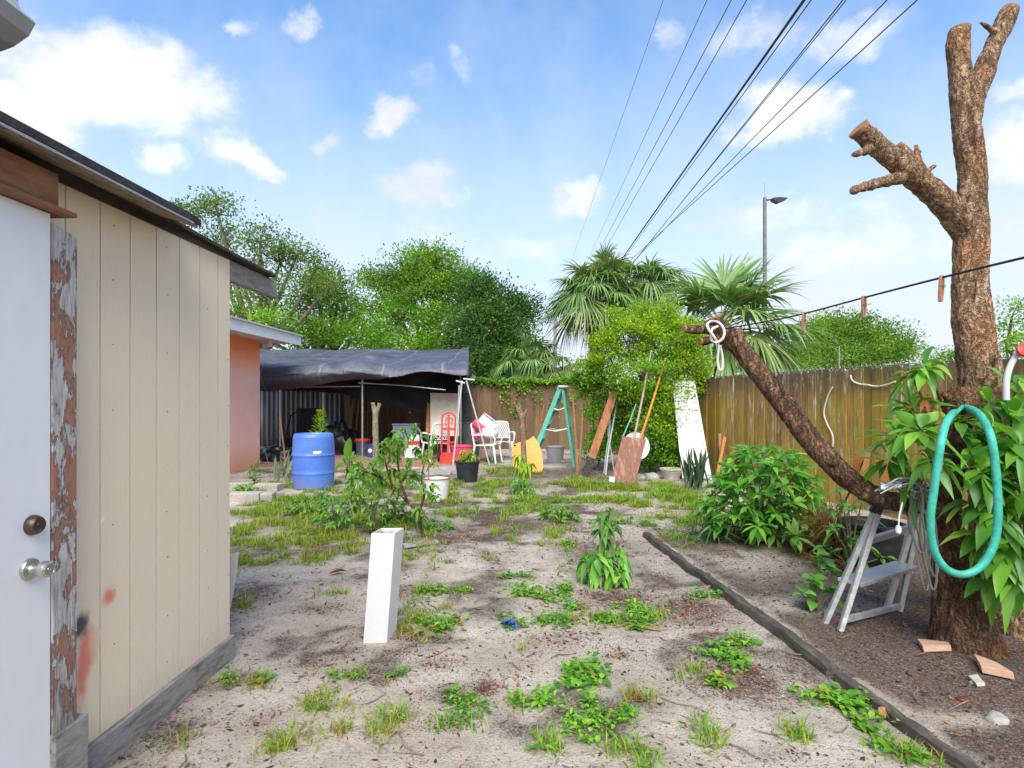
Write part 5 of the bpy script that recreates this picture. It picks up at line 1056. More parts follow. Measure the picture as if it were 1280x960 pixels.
# ------------------------------------------------------------------ garden edging timbers
m, nt, b = newmat('wet_landscape_timber'); vec = coords(nt, (3, .7, 3)); n1 = noise_(nt, vec, 6, 8, .7); n2 = noise_(nt, coords(nt), 3, 5)
c = ramp(nt, n1, [(.3, (.018, .014, .011)), (.5, (.06, .047, .037)), (.64, (.13, .105, .085)), (.75, (.22, .19, .16))]); c = mix(nt, nd(nt, 'ShaderNodeMapRange', Value=n2, From_Min=.5, From_Max=.68, To_Max=.5).outputs[0], c, (.055, .058, .022)); nt.links.new(c, b.inputs['Base Color']); b.inputs['Roughness'].default_value = .75; bump_(nt, b, n1, .9, .012); M_timb = m
def timber(A_, B_, label, lift):
    d = (B_-A_).normalized(); x = V((d.y, -d.x, 0)); L = (B_-A_).length; mb = MB(); N = 40
    prof = [(-.04, -.05), (-.043, .02), (-.033, .048), (.033, .052), (.043, .022), (.04, -.05)]
    vs = []
    for i in range(N+1):
        p = A_+d*(L*i/N); p.z = gh(p.x, p.y)
        for (u, z) in prof: vs.append(p+x*(u+.006*fbm(i*.5, u*20, 3))+V((0, 0, z+lift+.008*fbm(i*.4, u*30, 7)+.01*fbm(i*.13, 1, 1))))
    k = len(prof); mb.add(vs, [(i*k+j, i*k+(j+1) % k, (i+1)*k+(j+1) % k, (i+1)*k+j) for i in range(N) for j in range(k)]+[tuple(reversed(range(k))), tuple(N*k+j for j in range(k))])
    return simple('edging_timber', mb, M_timb, label, 'garden timber', (A_+B_)/2, 'edging timbers of the right bed', ang=50)
timber(TIMB[0], V((1.685, 3.02, 0)), 'longer far edging timber running away between sand and mulch bed', .0)
timber(V((1.70, 2.98, 0)), TIMB[2], 'nearer edging timber butting the first and leaving the picture lower right', -.012)
# ------------------------------------------------------------------ the pruned tree on the right
def bark(name, cs, amp=1.0):
    m, nt, b = newmat(name); vec = coords(nt, (1, 1, .30)); n1 = noise_(nt, vec, 26, 8, .72, .9); n2 = noise_(nt, coords(nt), 3.2, 6, .6); n3 = noise_(nt, coords(nt, (1, 1, .6)), 60, 4, .7)
    c = ramp(nt, n1, [(.34, cs[0]), (.47, cs[1]), (.58, cs[2]), (.68, cs[3])])
    c = mix(nt, nd(nt, 'ShaderNodeMapRange', Value=n2, From_Min=.48, From_Max=.66, To_Max=.5).outputs[0], c, cs[4])
    c = mix(nt, .6, c, ramp(nt, n3, [(.32, .4), (.5, 1.0), (.68, 1.5)]), 'MULTIPLY')
    vo = nd(nt, 'ShaderNodeTexVoronoi', {'feature': 'DISTANCE_TO_EDGE'}, Vector=nd(nt, 'ShaderNodeVectorMath', {'operation': 'ADD'}, i0=coords(nt, (1, 1, .36)), i1=nd(nt, 'ShaderNodeVectorMath', {'operation': 'SCALE'}, i0=nd(nt, 'ShaderNodeTexNoise', Vector=coords(nt), Scale=22, Detail=6).outputs[1], Scale=.11).outputs[0]).outputs[0], Scale=26)
    ck = nd(nt, 'ShaderNodeMapRange', Value=vo.outputs[0], From_Min=.0, From_Max=.16).outputs[0]
    c = mix(nt, math_(nt, 'MULTIPLY', math_(nt, 'SUBTRACT', 1.0, ck), .55), c, tuple(x*.7 for x in cs[0])); n1 = math_(nt, 'ADD', n1, math_(nt, 'MULTIPLY', ck, .3))
    nt.links.new(c, b.inputs['Base Color']); b.inputs['Roughness'].default_value = .92; b.inputs['Specular IOR Level'].default_value = .2
    bump_(nt, b, math_(nt, 'ADD', n1, math_(nt, 'MULTIPLY', n3, .5)), 1.0, .04*amp); return m
M_bk = bark('furrowed_bark', [(.07, .04, .024), (.34, .20, .112), (.56, .38, .235), (.72, .58, .44), (.60, .255, .115)])
M_bk2 = bark('dark_bark', [(.028, .018, .012), (.14, .078, .045), (.30, .17, .095), (.48, .32, .20), (.36, .15, .07)])
M_end = M('cut_wood', (.33, .17, .085), (.22, .10, .05), 12, .85, .4)
def pth(l, Y=None): return [at(p[0], p[1], p[2]) for p in l], [p[3]/F*p[2] for p in l]
def smooth_path(P, r, k=5):
    out, ro = [], []; n = len(P)
    for i in range(n-1):
        p0, p1, p2, p3 = P[max(i-1, 0)], P[i], P[i+1], P[min(i+2, n-1)]
        for j in range(k):
            t = j/k; out.append(.5*((2*p1)+(p2-p0)*t+(2*p0-5*p1+4*p2-p3)*t*t+(3*p1-p0-3*p2+p3)*t*t*t)); ro.append(r[i]+(r[i+1]-r[i])*t)
    return out+[P[-1]], ro+[r[-1]]
RS = 1.0
def limb(mb, l, n=18, cap=0):
    P, r = smooth_path(*pth(l)); r = [q*RS for q in r]; mb.tube(P, r, n)
def rough(a, f, sq=.4):
    def fn(c):
        q = V((c.x*f, c.y*f, c.z*f*sq)); return a*(.9*noise.noise(q)+.55*abs(noise.noise(q*2.3))+.35*noise.noise(q*4.7))+a*1.1*noise.noise(c*5)
    return fn
base = gr(1262, 826); base.y = 3.62; base.x = at(1268, 500, 3.62).x
tree_ = thing('pruned_tree', 'tall pruned trunk with lopped stubs standing at the right edge against the sky', 'tree', (base.x, 3.62, 0))
mb = MB(); T = 3.6; RS = .77
limb(mb, [(1285, 850, T, 72), (1274, 800, T, 56), (1262, 720, T, 44), (1248, 620, T, 38), (1236, 540, T, 33), (1227, 480, T, 29), (1216, 400, T, 26.5), (1213, 330, T, 24), (1215, 280, T, 22), (1216, 225, T, 19.5), (1208, 160, T, 19), (1203, 110, T, 17), (1199, 70, T, 15), (1200, 38, T, 14)], 24)
limb(mb, [(1209, 170, T, 14), (1218, 125, T+.03, 15), (1232, 85, T+.06, 14.5), (1246, 50, T+.08, 13), (1262, 14, T+.10, 12)], 18)
limb(mb, [(1213, 300, T, 18), (1192, 266, T-.02, 20), (1160, 235, T-.06, 18.5), (1125, 205, T-.10, 17), (1092, 177, T-.13, 16), (1074, 162, T-.14, 15)], 20)
for l in ([(1128, 222, T-.1, 10), (1108, 226, T-.12, 8), (1085, 232, T-.16, 6.5), (1064, 239, T-.2, 4.5)], [(1088, 186, T-.14, 8), (1076, 191, T-.2, 5.5), (1066, 193, T-.22, 4)], [(1168, 240, T, 9), (1152, 215, T+.08, 8.5), (1138, 195, T+.1, 7), (1124, 183, T+.1, 7)], [(1148, 208, T+.08, 5.5), (1146, 195, T+.12, 4.5), (1146, 180, T+.12, 3)], [(1155, 217, T+.08, 4.5), (1169, 207, T+.1, 2.5)],
          [(1232, 88, T+.02, 6), (1227, 30+8, T, 4), (1223, 29, T-.04, 3.4)][:0] or [(1246, 44, T+.06, 6), (1234, 33, T+.05, 4.5), (1224, 28, T+.04, 3.4)], [(1143, 196, T+.1, 4), (1150, 189, T+.14, 2.2)]): limb(mb, l, 10)
limb(mb, [(1300, 800, T-.1, 40), (1265, 835, T-.2, 30), (1230, 850, T-.3, 18)], 12)
RS = 1.0
me = remesh(mb, .0095, fn=rough(.009, 24, .3), at_=WL[tree_.name]); put('trunk', me, M_bk, tree_, ang=0)
for (p, q, r) in [((1200, 38, T), (1200, 37, T), 14), ((1262, 14, T+.10), (1264, 10, T+.105), 12), ((1074, 162, T-.14), (1071, 159, T-.142), 15), ((1124, 183, T+.1), (1122, 181, T+.1), 6.5)]:
    a_, b_ = at(*p), at(*q); d = (b_-a_).normalized(); mb = MB(); mb.lathe([(r*.80/F*T, -.012), (r*.82/F*T, .012), (r*.6/F*T, .016), (0, .014)], 18, a_, d.to_track_quat('Z', 'Y').to_matrix()); build('cut_face', mb, M_end, tree_)

limb_t = thing('leaning_tree', 'dark stump with a long limb leaning left, hose and cables hung on it', 'tree', at(1205, 500, 3.35)-V((0, 0, EH)))
mb = MB(); Y = 3.35; RS = .93
limb(mb, [(1208, 812, Y, 48), (1203, 785, Y, 37), (1197, 740, Y, 29), (1190, 690, Y, 22), (1183, 650, Y, 18), (1186, 610, Y-.02, 14), (1194, 570, Y-.03, 13), (1200, 535, Y-.03, 14), (1201, 505, Y-.03, 19), (1205, 488, Y-.02, 17)], 20)
limb(mb, [(1187, 655, Y, 13), (1160, 634, Y-.04, 12.5), (1130, 629, Y, 12), (1098, 622, Y+.08, 12.5), (1060, 598, Y+.18, 14), (1020, 557, Y+.28, 14.5), (985, 512, Y+.37, 14), (950, 467, Y+.45, 13), (920, 430, Y+.52, 12.5), (900, 410, Y+.56, 11), (893, 398, Y+.57, 9.5)], 18)
for l in ([(905, 414, Y+.56, 7), (888, 412, Y+.50, 6), (870, 412, Y+.46, 5.5), (856, 411, Y+.44, 4.5)], [(900, 420, Y+.55, 6), (888, 425, Y+.5, 5.5), (876, 427, Y+.48, 5)], [(1198, 552, Y-.08, 6), (1207, 548, Y-.16, 4.5), (1203, 540, Y-.2, 4)], [(1190, 500, Y-.02, 7), (1178, 492, Y-.04, 4)], [(1045, 580, Y+.2, 6), (1040, 577, Y+.16, 6)]): limb(mb, l, 10)
RS = 1.0
me = remesh(mb, .0095, fn=rough(.007, 26, .5), at_=WL[limb_t.name]); put('trunk', me, M_bk2, limb_t, ang=0)
for p, q, r in [((893, 398, Y+.57), (891, 394, Y+.57), 9), ((856, 411, Y+.44), (853, 411, Y+.435), 4.3), ((876, 427, Y+.48), (872, 427.5, Y+.475), 4.8)]:
    a_, b_ = at(*p), at(*q); d = (b_-a_).normalized(); mb = MB(); mb.lathe([(r/F*p[2], -.006), (r/F*p[2]*1.02, .010), (0, .012)], 14, a_, d.to_track_quat('Z', 'Y').to_matrix()); build('cut_face', mb, M_end, limb_t)

# ------------------------------------------------------------------ leafy shoots with long leaves
M_mango = leafmat('long_green_leaves', [(0, (.05, .15, .02)), (.35, (.10, .29, .03)), (.7, (.20, .43, .045)), (.93, (.36, .56, .08)), (1, (.50, .42, .08))], .42, .36, .5)
M_shrub = leafmat('shrub_leaves', [(0, (.055, .18, .025)), (.35, (.11, .32, .04)), (.7, (.20, .45, .055)), (.94, (.34, .58, .09)), (1, (.50, .46, .09))], .42, .38, .5)
M_rust = leafmat('young_red_leaves', [(0, (.30, .06, .02)), (.6, (.42, .13, .04)), (1, (.30, .22, .05))], .3, .5)
PROF = (.06, .5, .86, 1.0, .93, .68, .34, 0)
def whorl(lv, p, ax, n, L, W, droop=.5, spread=.9, lift=.25, prof=PROF, wave=.06, mi=0):
    ax = V(ax).normalized(); x = ax.orthogonal().normalized(); y = ax.cross(x); ph = random.uniform(0, 6.28); A = []; 
    for i in range(n):
        a = ph+i*2.39996; s = spread*random.uniform(.7, 1.15); A.append((x*math.cos(a)+y*math.sin(a))*s+ax*(lift+random.uniform(-.1, .35)))
    A = unit(np.array(A)); S_ = np.cross(A, np.array([0, 0, 1.])+rng.normal(size=(n, 3))*.25)
    lv.leaf(np.array([p]*n)+A*L*.06+rng.normal(size=(n, 3))*L*.05, A, S_, L*rng.uniform(.45, 1.2, n), W*rng.uniform(.6, 1.15, n), droop*rng.uniform(.5, 1.5, n), .14, prof, wave, mi)
lv = Leaves(); st = MB()
for px, py, Yl, n, L, W, dr, ax in [
    (1160, 462, 3.25, 7, .24, .055, .9, (-.5, -.3, .6)), (1140, 470, 3.3, 5, .22, .05, 1.1, (-.8, -.2, .2)),
    (1150, 540, 3.15, 9, .27, .065, .6, (-.4, -.5, .5)), (1120, 545, 3.3, 8, .26, .06, .6, (-.6, -.4, .4)), (1165, 575, 3.1, 7, .20, .055, 1.0, (-.3, -.6, .1)), (1110, 575, 3.45, 7, .24, .06, .7, (-.5, -.4, .3)), (1135, 595, 3.3, 6, .17, .05, 1.1, (0, -.6, .1)),
    (1235, 545, 3.15, 9, .27, .075, .5, (.3, -.5, .5)), (1265, 520, 3.2, 9, .28, .075, .6, (.4, -.4, .5)), (1225, 590, 3.05, 8, .25, .075, .7, (0, -.6, .3)), (1262, 580, 3.05, 10, .29, .08, .6, (.2, -.6, .4)), (1285, 610, 3.0, 9, .30, .08, .7, (-.3, -.6, .3)), (1245, 640, 3.02, 8, .27, .075, .8, (-.1, -.7, .2)), (1215, 630, 3.12, 6, .22, .06, .9, (-.3, -.6, .1)),
    (1280, 560, 3.0, 8, .28, .075, .6, (-.2, -.5, .5)), (1275, 665, 3.0, 8, .26, .07, .9, (-.2, -.6, .1)), (1300, 530, 3.2, 8, .3, .075, .6, (-.3, -.3, .6)), (1270, 480, 3.35, 6, .26, .07, .7, (.2, -.4, .6)), (1200, 530, 3.22, 5, .2, .055, .8, (.3, -.6, .4)), (1235, 505, 3.3, 6, .24, .06, .7, (.2, -.6, .4)),
    (1255, 690, 3.0, 8, .26, .075, .9, (-.1, -.6, .2)), (1228, 668, 3.08, 6, .22, .07, .9, (-.3, -.6, .2)), (1248, 610, 3.1, 8, .24, .075, .6, (0, -.6, .4)), (1218, 560, 3.15, 7, .22, .07, .7, (.2, -.6, .3)), (1140, 510, 3.35, 7, .24, .07, .6, (-.4, -.5, .4)), (1238, 722, 3.12, 5, .21, .065, 1.2, (-.1, -.7, -.1)), (1265, 722, 3.02, 6, .23, .07, 1.2, (0, -.7, -.1)), (1288, 730, 2.98, 4, .22, .07, 1.3, (-.2, -.6, .0))]:
    p = at(px, py, Yl); whorl(lv, p, ax, int(n*2.2), L*.84, W*1.02, dr*.6)
    q = at(px+ (25 if px < 1190 else -5), min(py+70, 740), Yl+.28); st.tube([q, q.lerp(p, .6)+V((0, 0, .03)), p], [.010, .008, .006], 6)
for px, py in ((1158, 500), (1150, 515), (1166, 508)): whorl(lv, at(px, py, 3.22), (-.3, -.6, .3), 5, .09, .03, 1.0, mi=1)
sh = thing('leafy_shoots', 'long glossy green leaves sprouting round the trunk and hose at the right edge', 'shoots', at(1230, 500, 3.2)-V((0, 0, EH)))
lv.build('leaves', [M_mango, M_rust], sh); build('stems', st, M('green_stem', (.10, .12, .04), (.16, .13, .06), 6, .7), sh)

# ------------------------------------------------------------------ green hose, cables, rope, clothes line
loop = [(1192, 516), (1183, 528), (1177, 550), (1172, 580), (1167, 615), (1163, 650), (1166, 682), (1176, 704), (1192, 716), (1210, 717), (1228, 706), (1241, 684), (1247, 655), (1247, 620), (1244, 580), (1239, 548), (1230, 526), (1219, 514), (1205, 509)]
m = M('green_hose_rubber', (.04, .36, .25), (.055, .42, .31), 7, .5, .1, 120, c3=(.05, .25, .17), mott=.5)
hs = thing('garden_hose', 'green garden hose hanging in a loop over the dark stump', 'hose', at(1205, 717, 3.1)); P, r = smooth_path([at(x, y_, {0: 3.06, 17: 3.10, 18: 3.27, 1: 2.93, 16: 2.95}.get(i, 2.86-.02*math.sin(i*.6))) for i, (x, y_) in enumerate(loop)], [.0185]*len(loop), 6)
mb = MB(); mb.tube(P, .0185, 14, closed=True); build('tube', mb, m, hs)
a_, b_ = at(1173, 576, 2.858), at(1171, 590, 2.852); d = b_-a_; mb = MB(); mb.lathe([(.0187, 0), (.023, .003), (.024, d.length*.35), (.021, d.length*.4), (.021, d.length*.6), (.024, d.length*.65), (.023, d.length-.003), (.0187, d.length)], 20, a_, d.to_track_quat('Z', 'Y').to_matrix()); build('coupling', mb, M('brass', (.45, .36, .24), (.32, .22, .13), 20, .35, metal=.8), hs)

cb = thing('cable_bundle', 'tangle of grey cables draped over the limb beside the hose', 'cables', at(1140, 600, 3.2))
random.seed(21)
for i in range(15):
    mb = MB(); pts = []; x0 = random.uniform(1088, 1120); x1 = random.uniform(1150, 1172); h = random.uniform(594, 612); dep = random.uniform(3.14, 3.34); lowy = random.uniform(610, 620) if i < 9 else random.uniform(660, 735); xx = random.uniform(1145, 1176)
    if i < 9: ctrl = [(x0, random.uniform(598, 618)), (x0+20, h), ((x0+x1)/2, h+random.uniform(-6, 6)), (x1-8, h+random.uniform(-12, 2)), (x1+random.uniform(0, 6), h+8), (x1-12, h+16), ((x0+x1)/2+8, h+random.uniform(6, 14))]
    else: ctrl = [(x1-25, h+4), (x1-12, h), (xx-10, h+25), (xx-14, h+55), (xx, lowy), (xx+7, lowy-8), (xx+4, h+50), (xx-2, h+18)]
    P, r = smooth_path([at(x, y_, dep+random.uniform(-.04, .04)) for x, y_ in ctrl], [.0045]*len(ctrl), 5); mb.tube(P, random.choice((.0035, .0045, .006)), 6); build('cable', mb, M('cable_grey%d' % (i % 3), *[((.22, .20, .18), (.15, .14, .13)), ((.36, .34, .31), (.28, .26, .24)), ((.10, .10, .10), (.15, .14, .14))][i % 3], 9, .5), cb)
mb = MB(); mb.tube([at(1098, 611, 3.25), at(1125, 607, 3.22), at(1155, 609, 3.2), at(1166, 611, 3.2)], .007, 7); build('blue_cable', mb, M('blue_cable_sheath', (.03, .07, .33), (.05, .10, .40), 5, .45), cb)
mb = MB(); q = at(1123, 660, 3.18); mb.tube([at(1128, 628, 3.2), at(1124, 645, 3.18), q], .004, 6); mb.lathe([(0, -.03), (.012, -.028), (.016, -.01), (.012, .01), (.006, .014), (0, .014)], 12, q); build('cord_end', mb, M_plast, cb)
mb = MB(); mb.grid(lambda u, v: at(1101+26*u, 603+9*v+2*math.sin(u*7), 3.19+.02*math.sin(u*9+v*5)), 10, 5); build('plastic_scrap', mb, M('pale_blue_film', (.45, .55, .68), (.6, .65, .72), 9, .3), cb, solid=.002)
random.seed(7)
M_rope = M('white_rope', (.70, .67, .60), (.58, .54, .47), 60, .9, .4, 200)
def rope(name, label, ctrl, r, cat='rope'):
    P, rr = smooth_path([at(*c) for c in ctrl], [r]*len(ctrl), 6); mb = MB(); mb.tube(P, r, 7); return simple(name, mb, M_rope, label, cat, P[0])
Yt = 3.84
rope('tied_rope', 'white rope looped round the cut tip of the leaning limb', [(897, 408, Yt-.07), (890, 412, Yt-.10), (889, 424, Yt-.10), (896, 428, Yt-.12), (904, 422, Yt-.10), (905, 412, Yt-.08), (898, 403, Yt-.02), (888, 402, Yt+.05), (884, 408, Yt-.08), (892, 420, Yt-.13), (898, 432, Yt-.1), (897, 450, Yt-.08), (899, 462, Yt-.08), (903, 460, Yt-.08), (903, 446, Yt-.08), (900, 432, Yt-.1)], .008)
for ctrl, l in ([[(1063, 469), (1066, 476), (1074, 480), (1084, 481), (1095, 483), (1108, 481), (1119, 477)], 'white knotted string pinned flat high on the mossy board fence'], [[(1041, 484), (1035, 495), (1030, 515), (1034, 530), (1041, 545), (1041, 560)], 'white string hanging wavy down the mossy board fence']):
    P = []
    for x, y_ in ctrl:      # just proud of the boards
        k_ = (x-CX)/F; Yf = (FB.x-FB.y*FDv.x/FDv.y)/(k_-FDv.x/FDv.y); P.append((x, y_, Yf-.04))
    rope('loose_string', l, P, .011, 'string')
line = [(905, 411, 3.84), (960, 401.5, 3.42), (1005, 392, 3.12), (1080, 372, 2.68), (1177, 347, 2.22), (1280, 322, 1.86), (1420, 290, 1.5), (1600, 250, 1.2)]
P, r = smooth_path([at(*c) for c in line], [.004]*len(line), 6); mb = MB(); mb.tube(P, .0046, 7); simple('clothes_line', mb, M_wire, 'black clothes line strung from the leaning limb past the bare trunk', 'clothes line', P[0])
M_peg = M('peg_wood', (.45, .22, .13), (.33, .15, .09), 14, .7, .2, 60, stretch=(6, 6, 1))
def peg(p, rz, tl):
    t = thing('clothes_peg', 'x', 'clothes peg', p, 'wooden pegs on the clothes line')
    for s in (-1, 1):
        mb = MB(); prof = [(0, .022), (.010, .022), (.011, .0), (.011, -.04), (.007, -.078), (.001, -.078), (.004, -.04), (.0015, -.01), (.0035, .0), (.001, .012)]
        mb.slab([V(p)+V((s*x, -.006, z)) for x, z in prof], (0, .012, 0)); build('half', mb, M_peg, t, smooth=False)
    mb = MB(); mb.tube([V(p)+V((.0125*math.cos(a), -.009+.0055*(i % 2)*0, -.018+.005*math.sin(a))) for i, a in enumerate(np.linspace(0, 6.28, 13)[:-1])], .0014, 5, closed=True); mb.tube([V(p)+V((-.012, 0, -.018)), V(p)+V((.012, 0, -.018))], .003, 6); build('spring', mb, M_metal, t)
    t.rotation_euler = (0, tl, rz); return t
p1 = peg(at(1177, 352, 2.22), .5, .12); p1['label'] = 'wooden clothes peg nearest the bare trunk on the black line'
for q, rz, tl, l in [((1080, 376, 2.68), .3, .03, 'wooden clothes peg hanging halfway along the black line against the sky'), ((1005, 396, 3.12), .6, .1, 'wooden clothes peg over the domed tree on the black line'), ((926, 412, 3.68), .5, .05, 'wooden clothes peg closest to the tip of the leaning limb')]:
    c_ = copy_thing(p1, at(*q), rz, l); c_.rotation_euler = (0, tl, rz)
t = thing('standpipe', 'bent white pipe with a red tap knob at the right picture edge', 'tap', at(1262, 480, 2.7))
P, r = smooth_path([at(x, y_, 2.75) for x, y_ in ((1258, 500), (1258, 478), (1262, 460), (1271, 444), (1284, 432), (1300, 426))], [.013]*6); mb = MB(); mb.tube(P, .0135, 10); build('pipe', mb, M_vinyl, t)
mb = MB(); mb.lathe([(0, -.012), (.026, -.012), (.032, -.004), (.03, .006), (.012, .012), (0, .012)], 14, at(1279, 438, 2.72), Matrix.Rotation(R(70), 3, 'X')); build('knob', mb, M_red, t)

# ------------------------------------------------------------------ small aluminium step ladder
A0, B0, C0, D0 = gr(1028, 787), gr(1048, 796), gr(1123, 771), gr(1106, 769)
A1, B1, C1, D1 = at(1094, 637, 3.62), at(1099, 637, 3.60), at(1150, 640, 3.92), at(1146, 640, 3.94)
al = thing('folding_steps', 'worn aluminium folding step ladder set under the leaning limb', 'step ladder', (A0+C0)/2)
for n_, a_, b_ in (('front_rail', B0, B1), ('front_rail', C0, C1), ('rear_rail', A0, A1), ('rear_rail', D0, D1)):
    mb = MB(); mb.bar(a_+(b_-a_).normalized()*.02, b_, .030, .045, up=(.3, 1, 0)); r_ = build(n_, mb, M_alu, al, bevel=.004)
    mb = MB(); mb.bar(a_-(b_-a_).normalized()*.005, a_.lerp(b_, .045), .036, .052, up=(.3, 1, 0)); build('rubber_foot', mb, M_rubber, r_, bevel=.005)
def on(a_, b_, z): return a_.lerp(b_, z/b_.z)
mb = MB(); a_, b_ = on(A0, A1, .30), on(D0, D1, .33); a_ = on(A0, A1, .30); sx = V((.06, -.10, 0)); mb.slab([a_+sx, b_+sx, b_-sx*.3, a_-sx*.3], (0, 0, .022)); build('tread', mb, M_alu, al, smooth=False, bevel=.003)
mb = MB(); mb.bar(on(B0, B1, .10), on(C0, C1, .07), .03, .03); build('crossbar', mb, M_alu, al, smooth=False)
mb = MB(); mb.bar(on(A0, A1, .55), on(D0, D1, .58), .04, .035); build('crossbar', mb, M_alu, al, smooth=False)
mb = MB(); mb.tube([at(1094, 640, 3.58), at(1098, 630, 3.60)], .034, 12); build('hinge', mb, M_black, al)
mb = MB(); mb.bar(A1, D1, .10, .03); build('top_step', mb, M_alu, al, smooth=False, bevel=.003)
mb = MB(); mb.bar(gr(1172, 758), at(1163, 712, 3.75), .03, .02); build('stay', mb, M_alu, al, smooth=False)

# black pots behind the steps
def ribbed(p, r0, r1, h):
    return [(0, -.02), (r0, -.02)]+[(r0+(r1-r0)*i/16+(.006 if i % 4 == 0 else 0), h*i/16) for i in range(17)]+[(r1+.015, h-.01), (r1+.015, h+.012), (r1-.01, h+.012), (r1-.02, h*.7), (0, h*.7)]
M_terra = M('terracotta', (.42, .13, .06), (.33, .10, .05), 6, .8)
for px, py, r0, r1, h, l in [(1108, 722, .21, .235, .36, 'ribbed black pot behind the aluminium folding steps'), (1056, 708, .19, .20, .10, 'low black pot on a terracotta saucer with a dried brown plant')]:
    p = gr(px, py); p.y += .2; p.z = gh(p.x, p.y)+.02; t = thing('black_planter', l, 'plant pot', p); mb = MB(); mb.lathe(ribbed(p, r0, r1, h), 30, p); build('pot', mb, M_black, t)
    mb = MB(); mb.lathe([(0, -.03), (r0+.04, -.03), (r0+.055, .02), (r0+.045, .022), (r0+.02, -.005), (0, -.005)], 30, p); build('saucer', mb, M_terra, t)
    if h < .2: DP = p.copy(); DP.z += h
M_dead = leafmat('dead_needles', [(0, (.10, .035, .015)), (.4, (.22, .08, .03)), (.75, (.33, .14, .05)), (1, (.42, .24, .10))], .2, .8)
lv = Leaves(); n = 900; d = rdir(n, .9, .75); P = np.array(DP)+np.array([0, .02, 0])+d*rng.uniform(0, .32, (n, 1)); d2 = unit(d+rng.normal(size=(n, 3))*.55); lv.blade(P, d2, np.cross(d2, [0, 0, 1.]), rng.uniform(.10, .30, n), .005, rng.uniform(.2, 1.2, (n, 1)))
t = thing('dried_plant', 'dried rust brown wispy plant in the low black pot under the limb', 'plant', DP); lv.build('needles', M_dead, t, smooth=False); lv = Leaves(); whorl(lv, at(1082, 568, 4.6), (0, -.3, .6), 5, .42, .06, 1.5, .7, .6); st = MB(); st.tube([DP, DP+V((.08, 0, .3)), at(1082, 570, 4.6)], [.012, .01, .007], 6); build('stems', st, M_brown, t); lv.build('dry_fronds', M_rust, t)

# ------------------------------------------------------------------ garden plants
M_stem = M('young_stem', (.12, .10, .05), (.20, .15, .08), 9, .8)
def plant(name, label, p, stems, L, W, n, mat, droop=.6, cat='plant', prof=PROF, sr=.008, lower=2, spread=.9, smat=None):
    """stems: list of tip offsets from p; a whorl of leaves on each tip and lower ones along it"""
    t = thing(name, label, cat, p); lv = Leaves(); st = MB(); p = V(p)
    for tip in stems:
        tip = V(tip); q = p+tip; m_ = p+V((tip.x*.35, tip.y*.35, tip.z*.6)); st.tube([p, m_, q], [sr, sr*.8, sr*.5], 6)
        whorl(lv, q, (tip.x*.5, tip.y*.5, max(tip.z, .2)), n, L, W, droop, spread, prof=prof)
        for k_ in range(lower):
            f = random.uniform(.35, .9); c_ = m_.lerp(q, f) if f > .5 else p.lerp(m_, f*2); whorl(lv, c_, (tip.x+random.gauss(0, .2), tip.y+random.gauss(0, .2), .25), max(3, n//2), L*.9, W*.9, droop*1.2, spread, prof=prof)
    build('stems', st, smat or M_stem, t); lv.build('leaves', mat, t); return t
def fan(n, r, z0, z1, fl=1.0): return [(r*math.sqrt(random.random())*math.cos(a), r*fl*math.sqrt(random.random())*math.sin(a), random.uniform(z0, z1)) for a in np.linspace(0, 6.28*5/3, n)]
random.seed(11)
p = at(957, 500, 5.75); p.z = gh(p.x, p.y)
def dome(n, rx, ry, h, lo=.15):
    out = []
    for i in range(n):
        z = lo+(1-lo)*(i+.5)/n; a = i*2.39996; k_ = math.sqrt(max(0, 1-(z*.92)**2))*random.uniform(.75, 1.05); out.append((rx*k_*math.cos(a), ry*k_*math.sin(a), h*z))
    return out
plant('leafy_shrub', 'big bright green shrub of pointed leaves before the board fence', p, dome(60, .60, .5, .93), .19, .065, 11, M_shrub, .38, 'shrub', sr=.011, lower=2)
p = at(905, 500, 5.9); p.z = gh(p.x, p.y); lv = Leaves(); n = 160; d = rdir(n, .9, .8); lv.blade(np.array(p)+rng.normal(size=(n, 3))*np.array([.18, .1, 0]), d, np.cross(d, [0, 0, 1.]), rng.uniform(.15, .45, n), .014, rng.uniform(.3, 1.1, (n, 1))); o = lv.build('grass_tuft', leafmat('blue_grass', [(0, (.05, .12, .04)), (1, (.16, .25, .10))], .3), loc=tuple(p), smooth=False); tag(o, 'arching grass tuft at the left foot of the leafy shrub', 'grass tuft')
p = gr(757, 727); p.z = gh(p.x, p.y); t = plant('young_sapling', 'young sapling with a ring of drooping leaves at its foot, in the sand centre', p, [(.03, .0, .585), (-.04, .02, .50), (.05, -.02, .47), (-.01, .0, .42)], .15, .048, 9, leafmat('sapling_top_leaves', [(0, (.06, .16, .03)), (.5, (.12, .26, .045)), (1, (.22, .36, .08))], .4), .9, 'sapling', sr=.011, lower=2, spread=.75)
lv = Leaves()
for a in np.linspace(0, 6.28, 16): whorl(lv, p+V((.14*math.cos(a)*random.uniform(.4, 1.3), .12*math.sin(a), random.uniform(.10, .26))), (math.cos(a), math.sin(a), .3), 8, .15, .055, .8)
lv.build('lower_leaves', M_shrub, t)
st = MB(); st.tube([p+V((.0, 0, 0)), p+V((.005, 0, .2)), p+V((-.03, 0, .38))], [.017, .014, .008], 7); st.tube([p+V((.004, 0, .15)), p+V((-.08, -.02, .30)), p+V((-.11, -.02, .36))], [.008, .006, .004], 6); build('cut_stem', st, M_brown, t)
M_lt = leafmat('light_leaves', [(0, (.07, .18, .022)), (.5, (.14, .30, .035)), (1, (.26, .42, .07))], .4, .45)
M_lime = leafmat('lime_leaves', [(0, (.12, .24, .014)), (.4, (.24, .40, .02)), (.75, (.38, .51, .03)), (1, (.52, .60, .07))], .48, .45)
LT['lime'] = M_lime
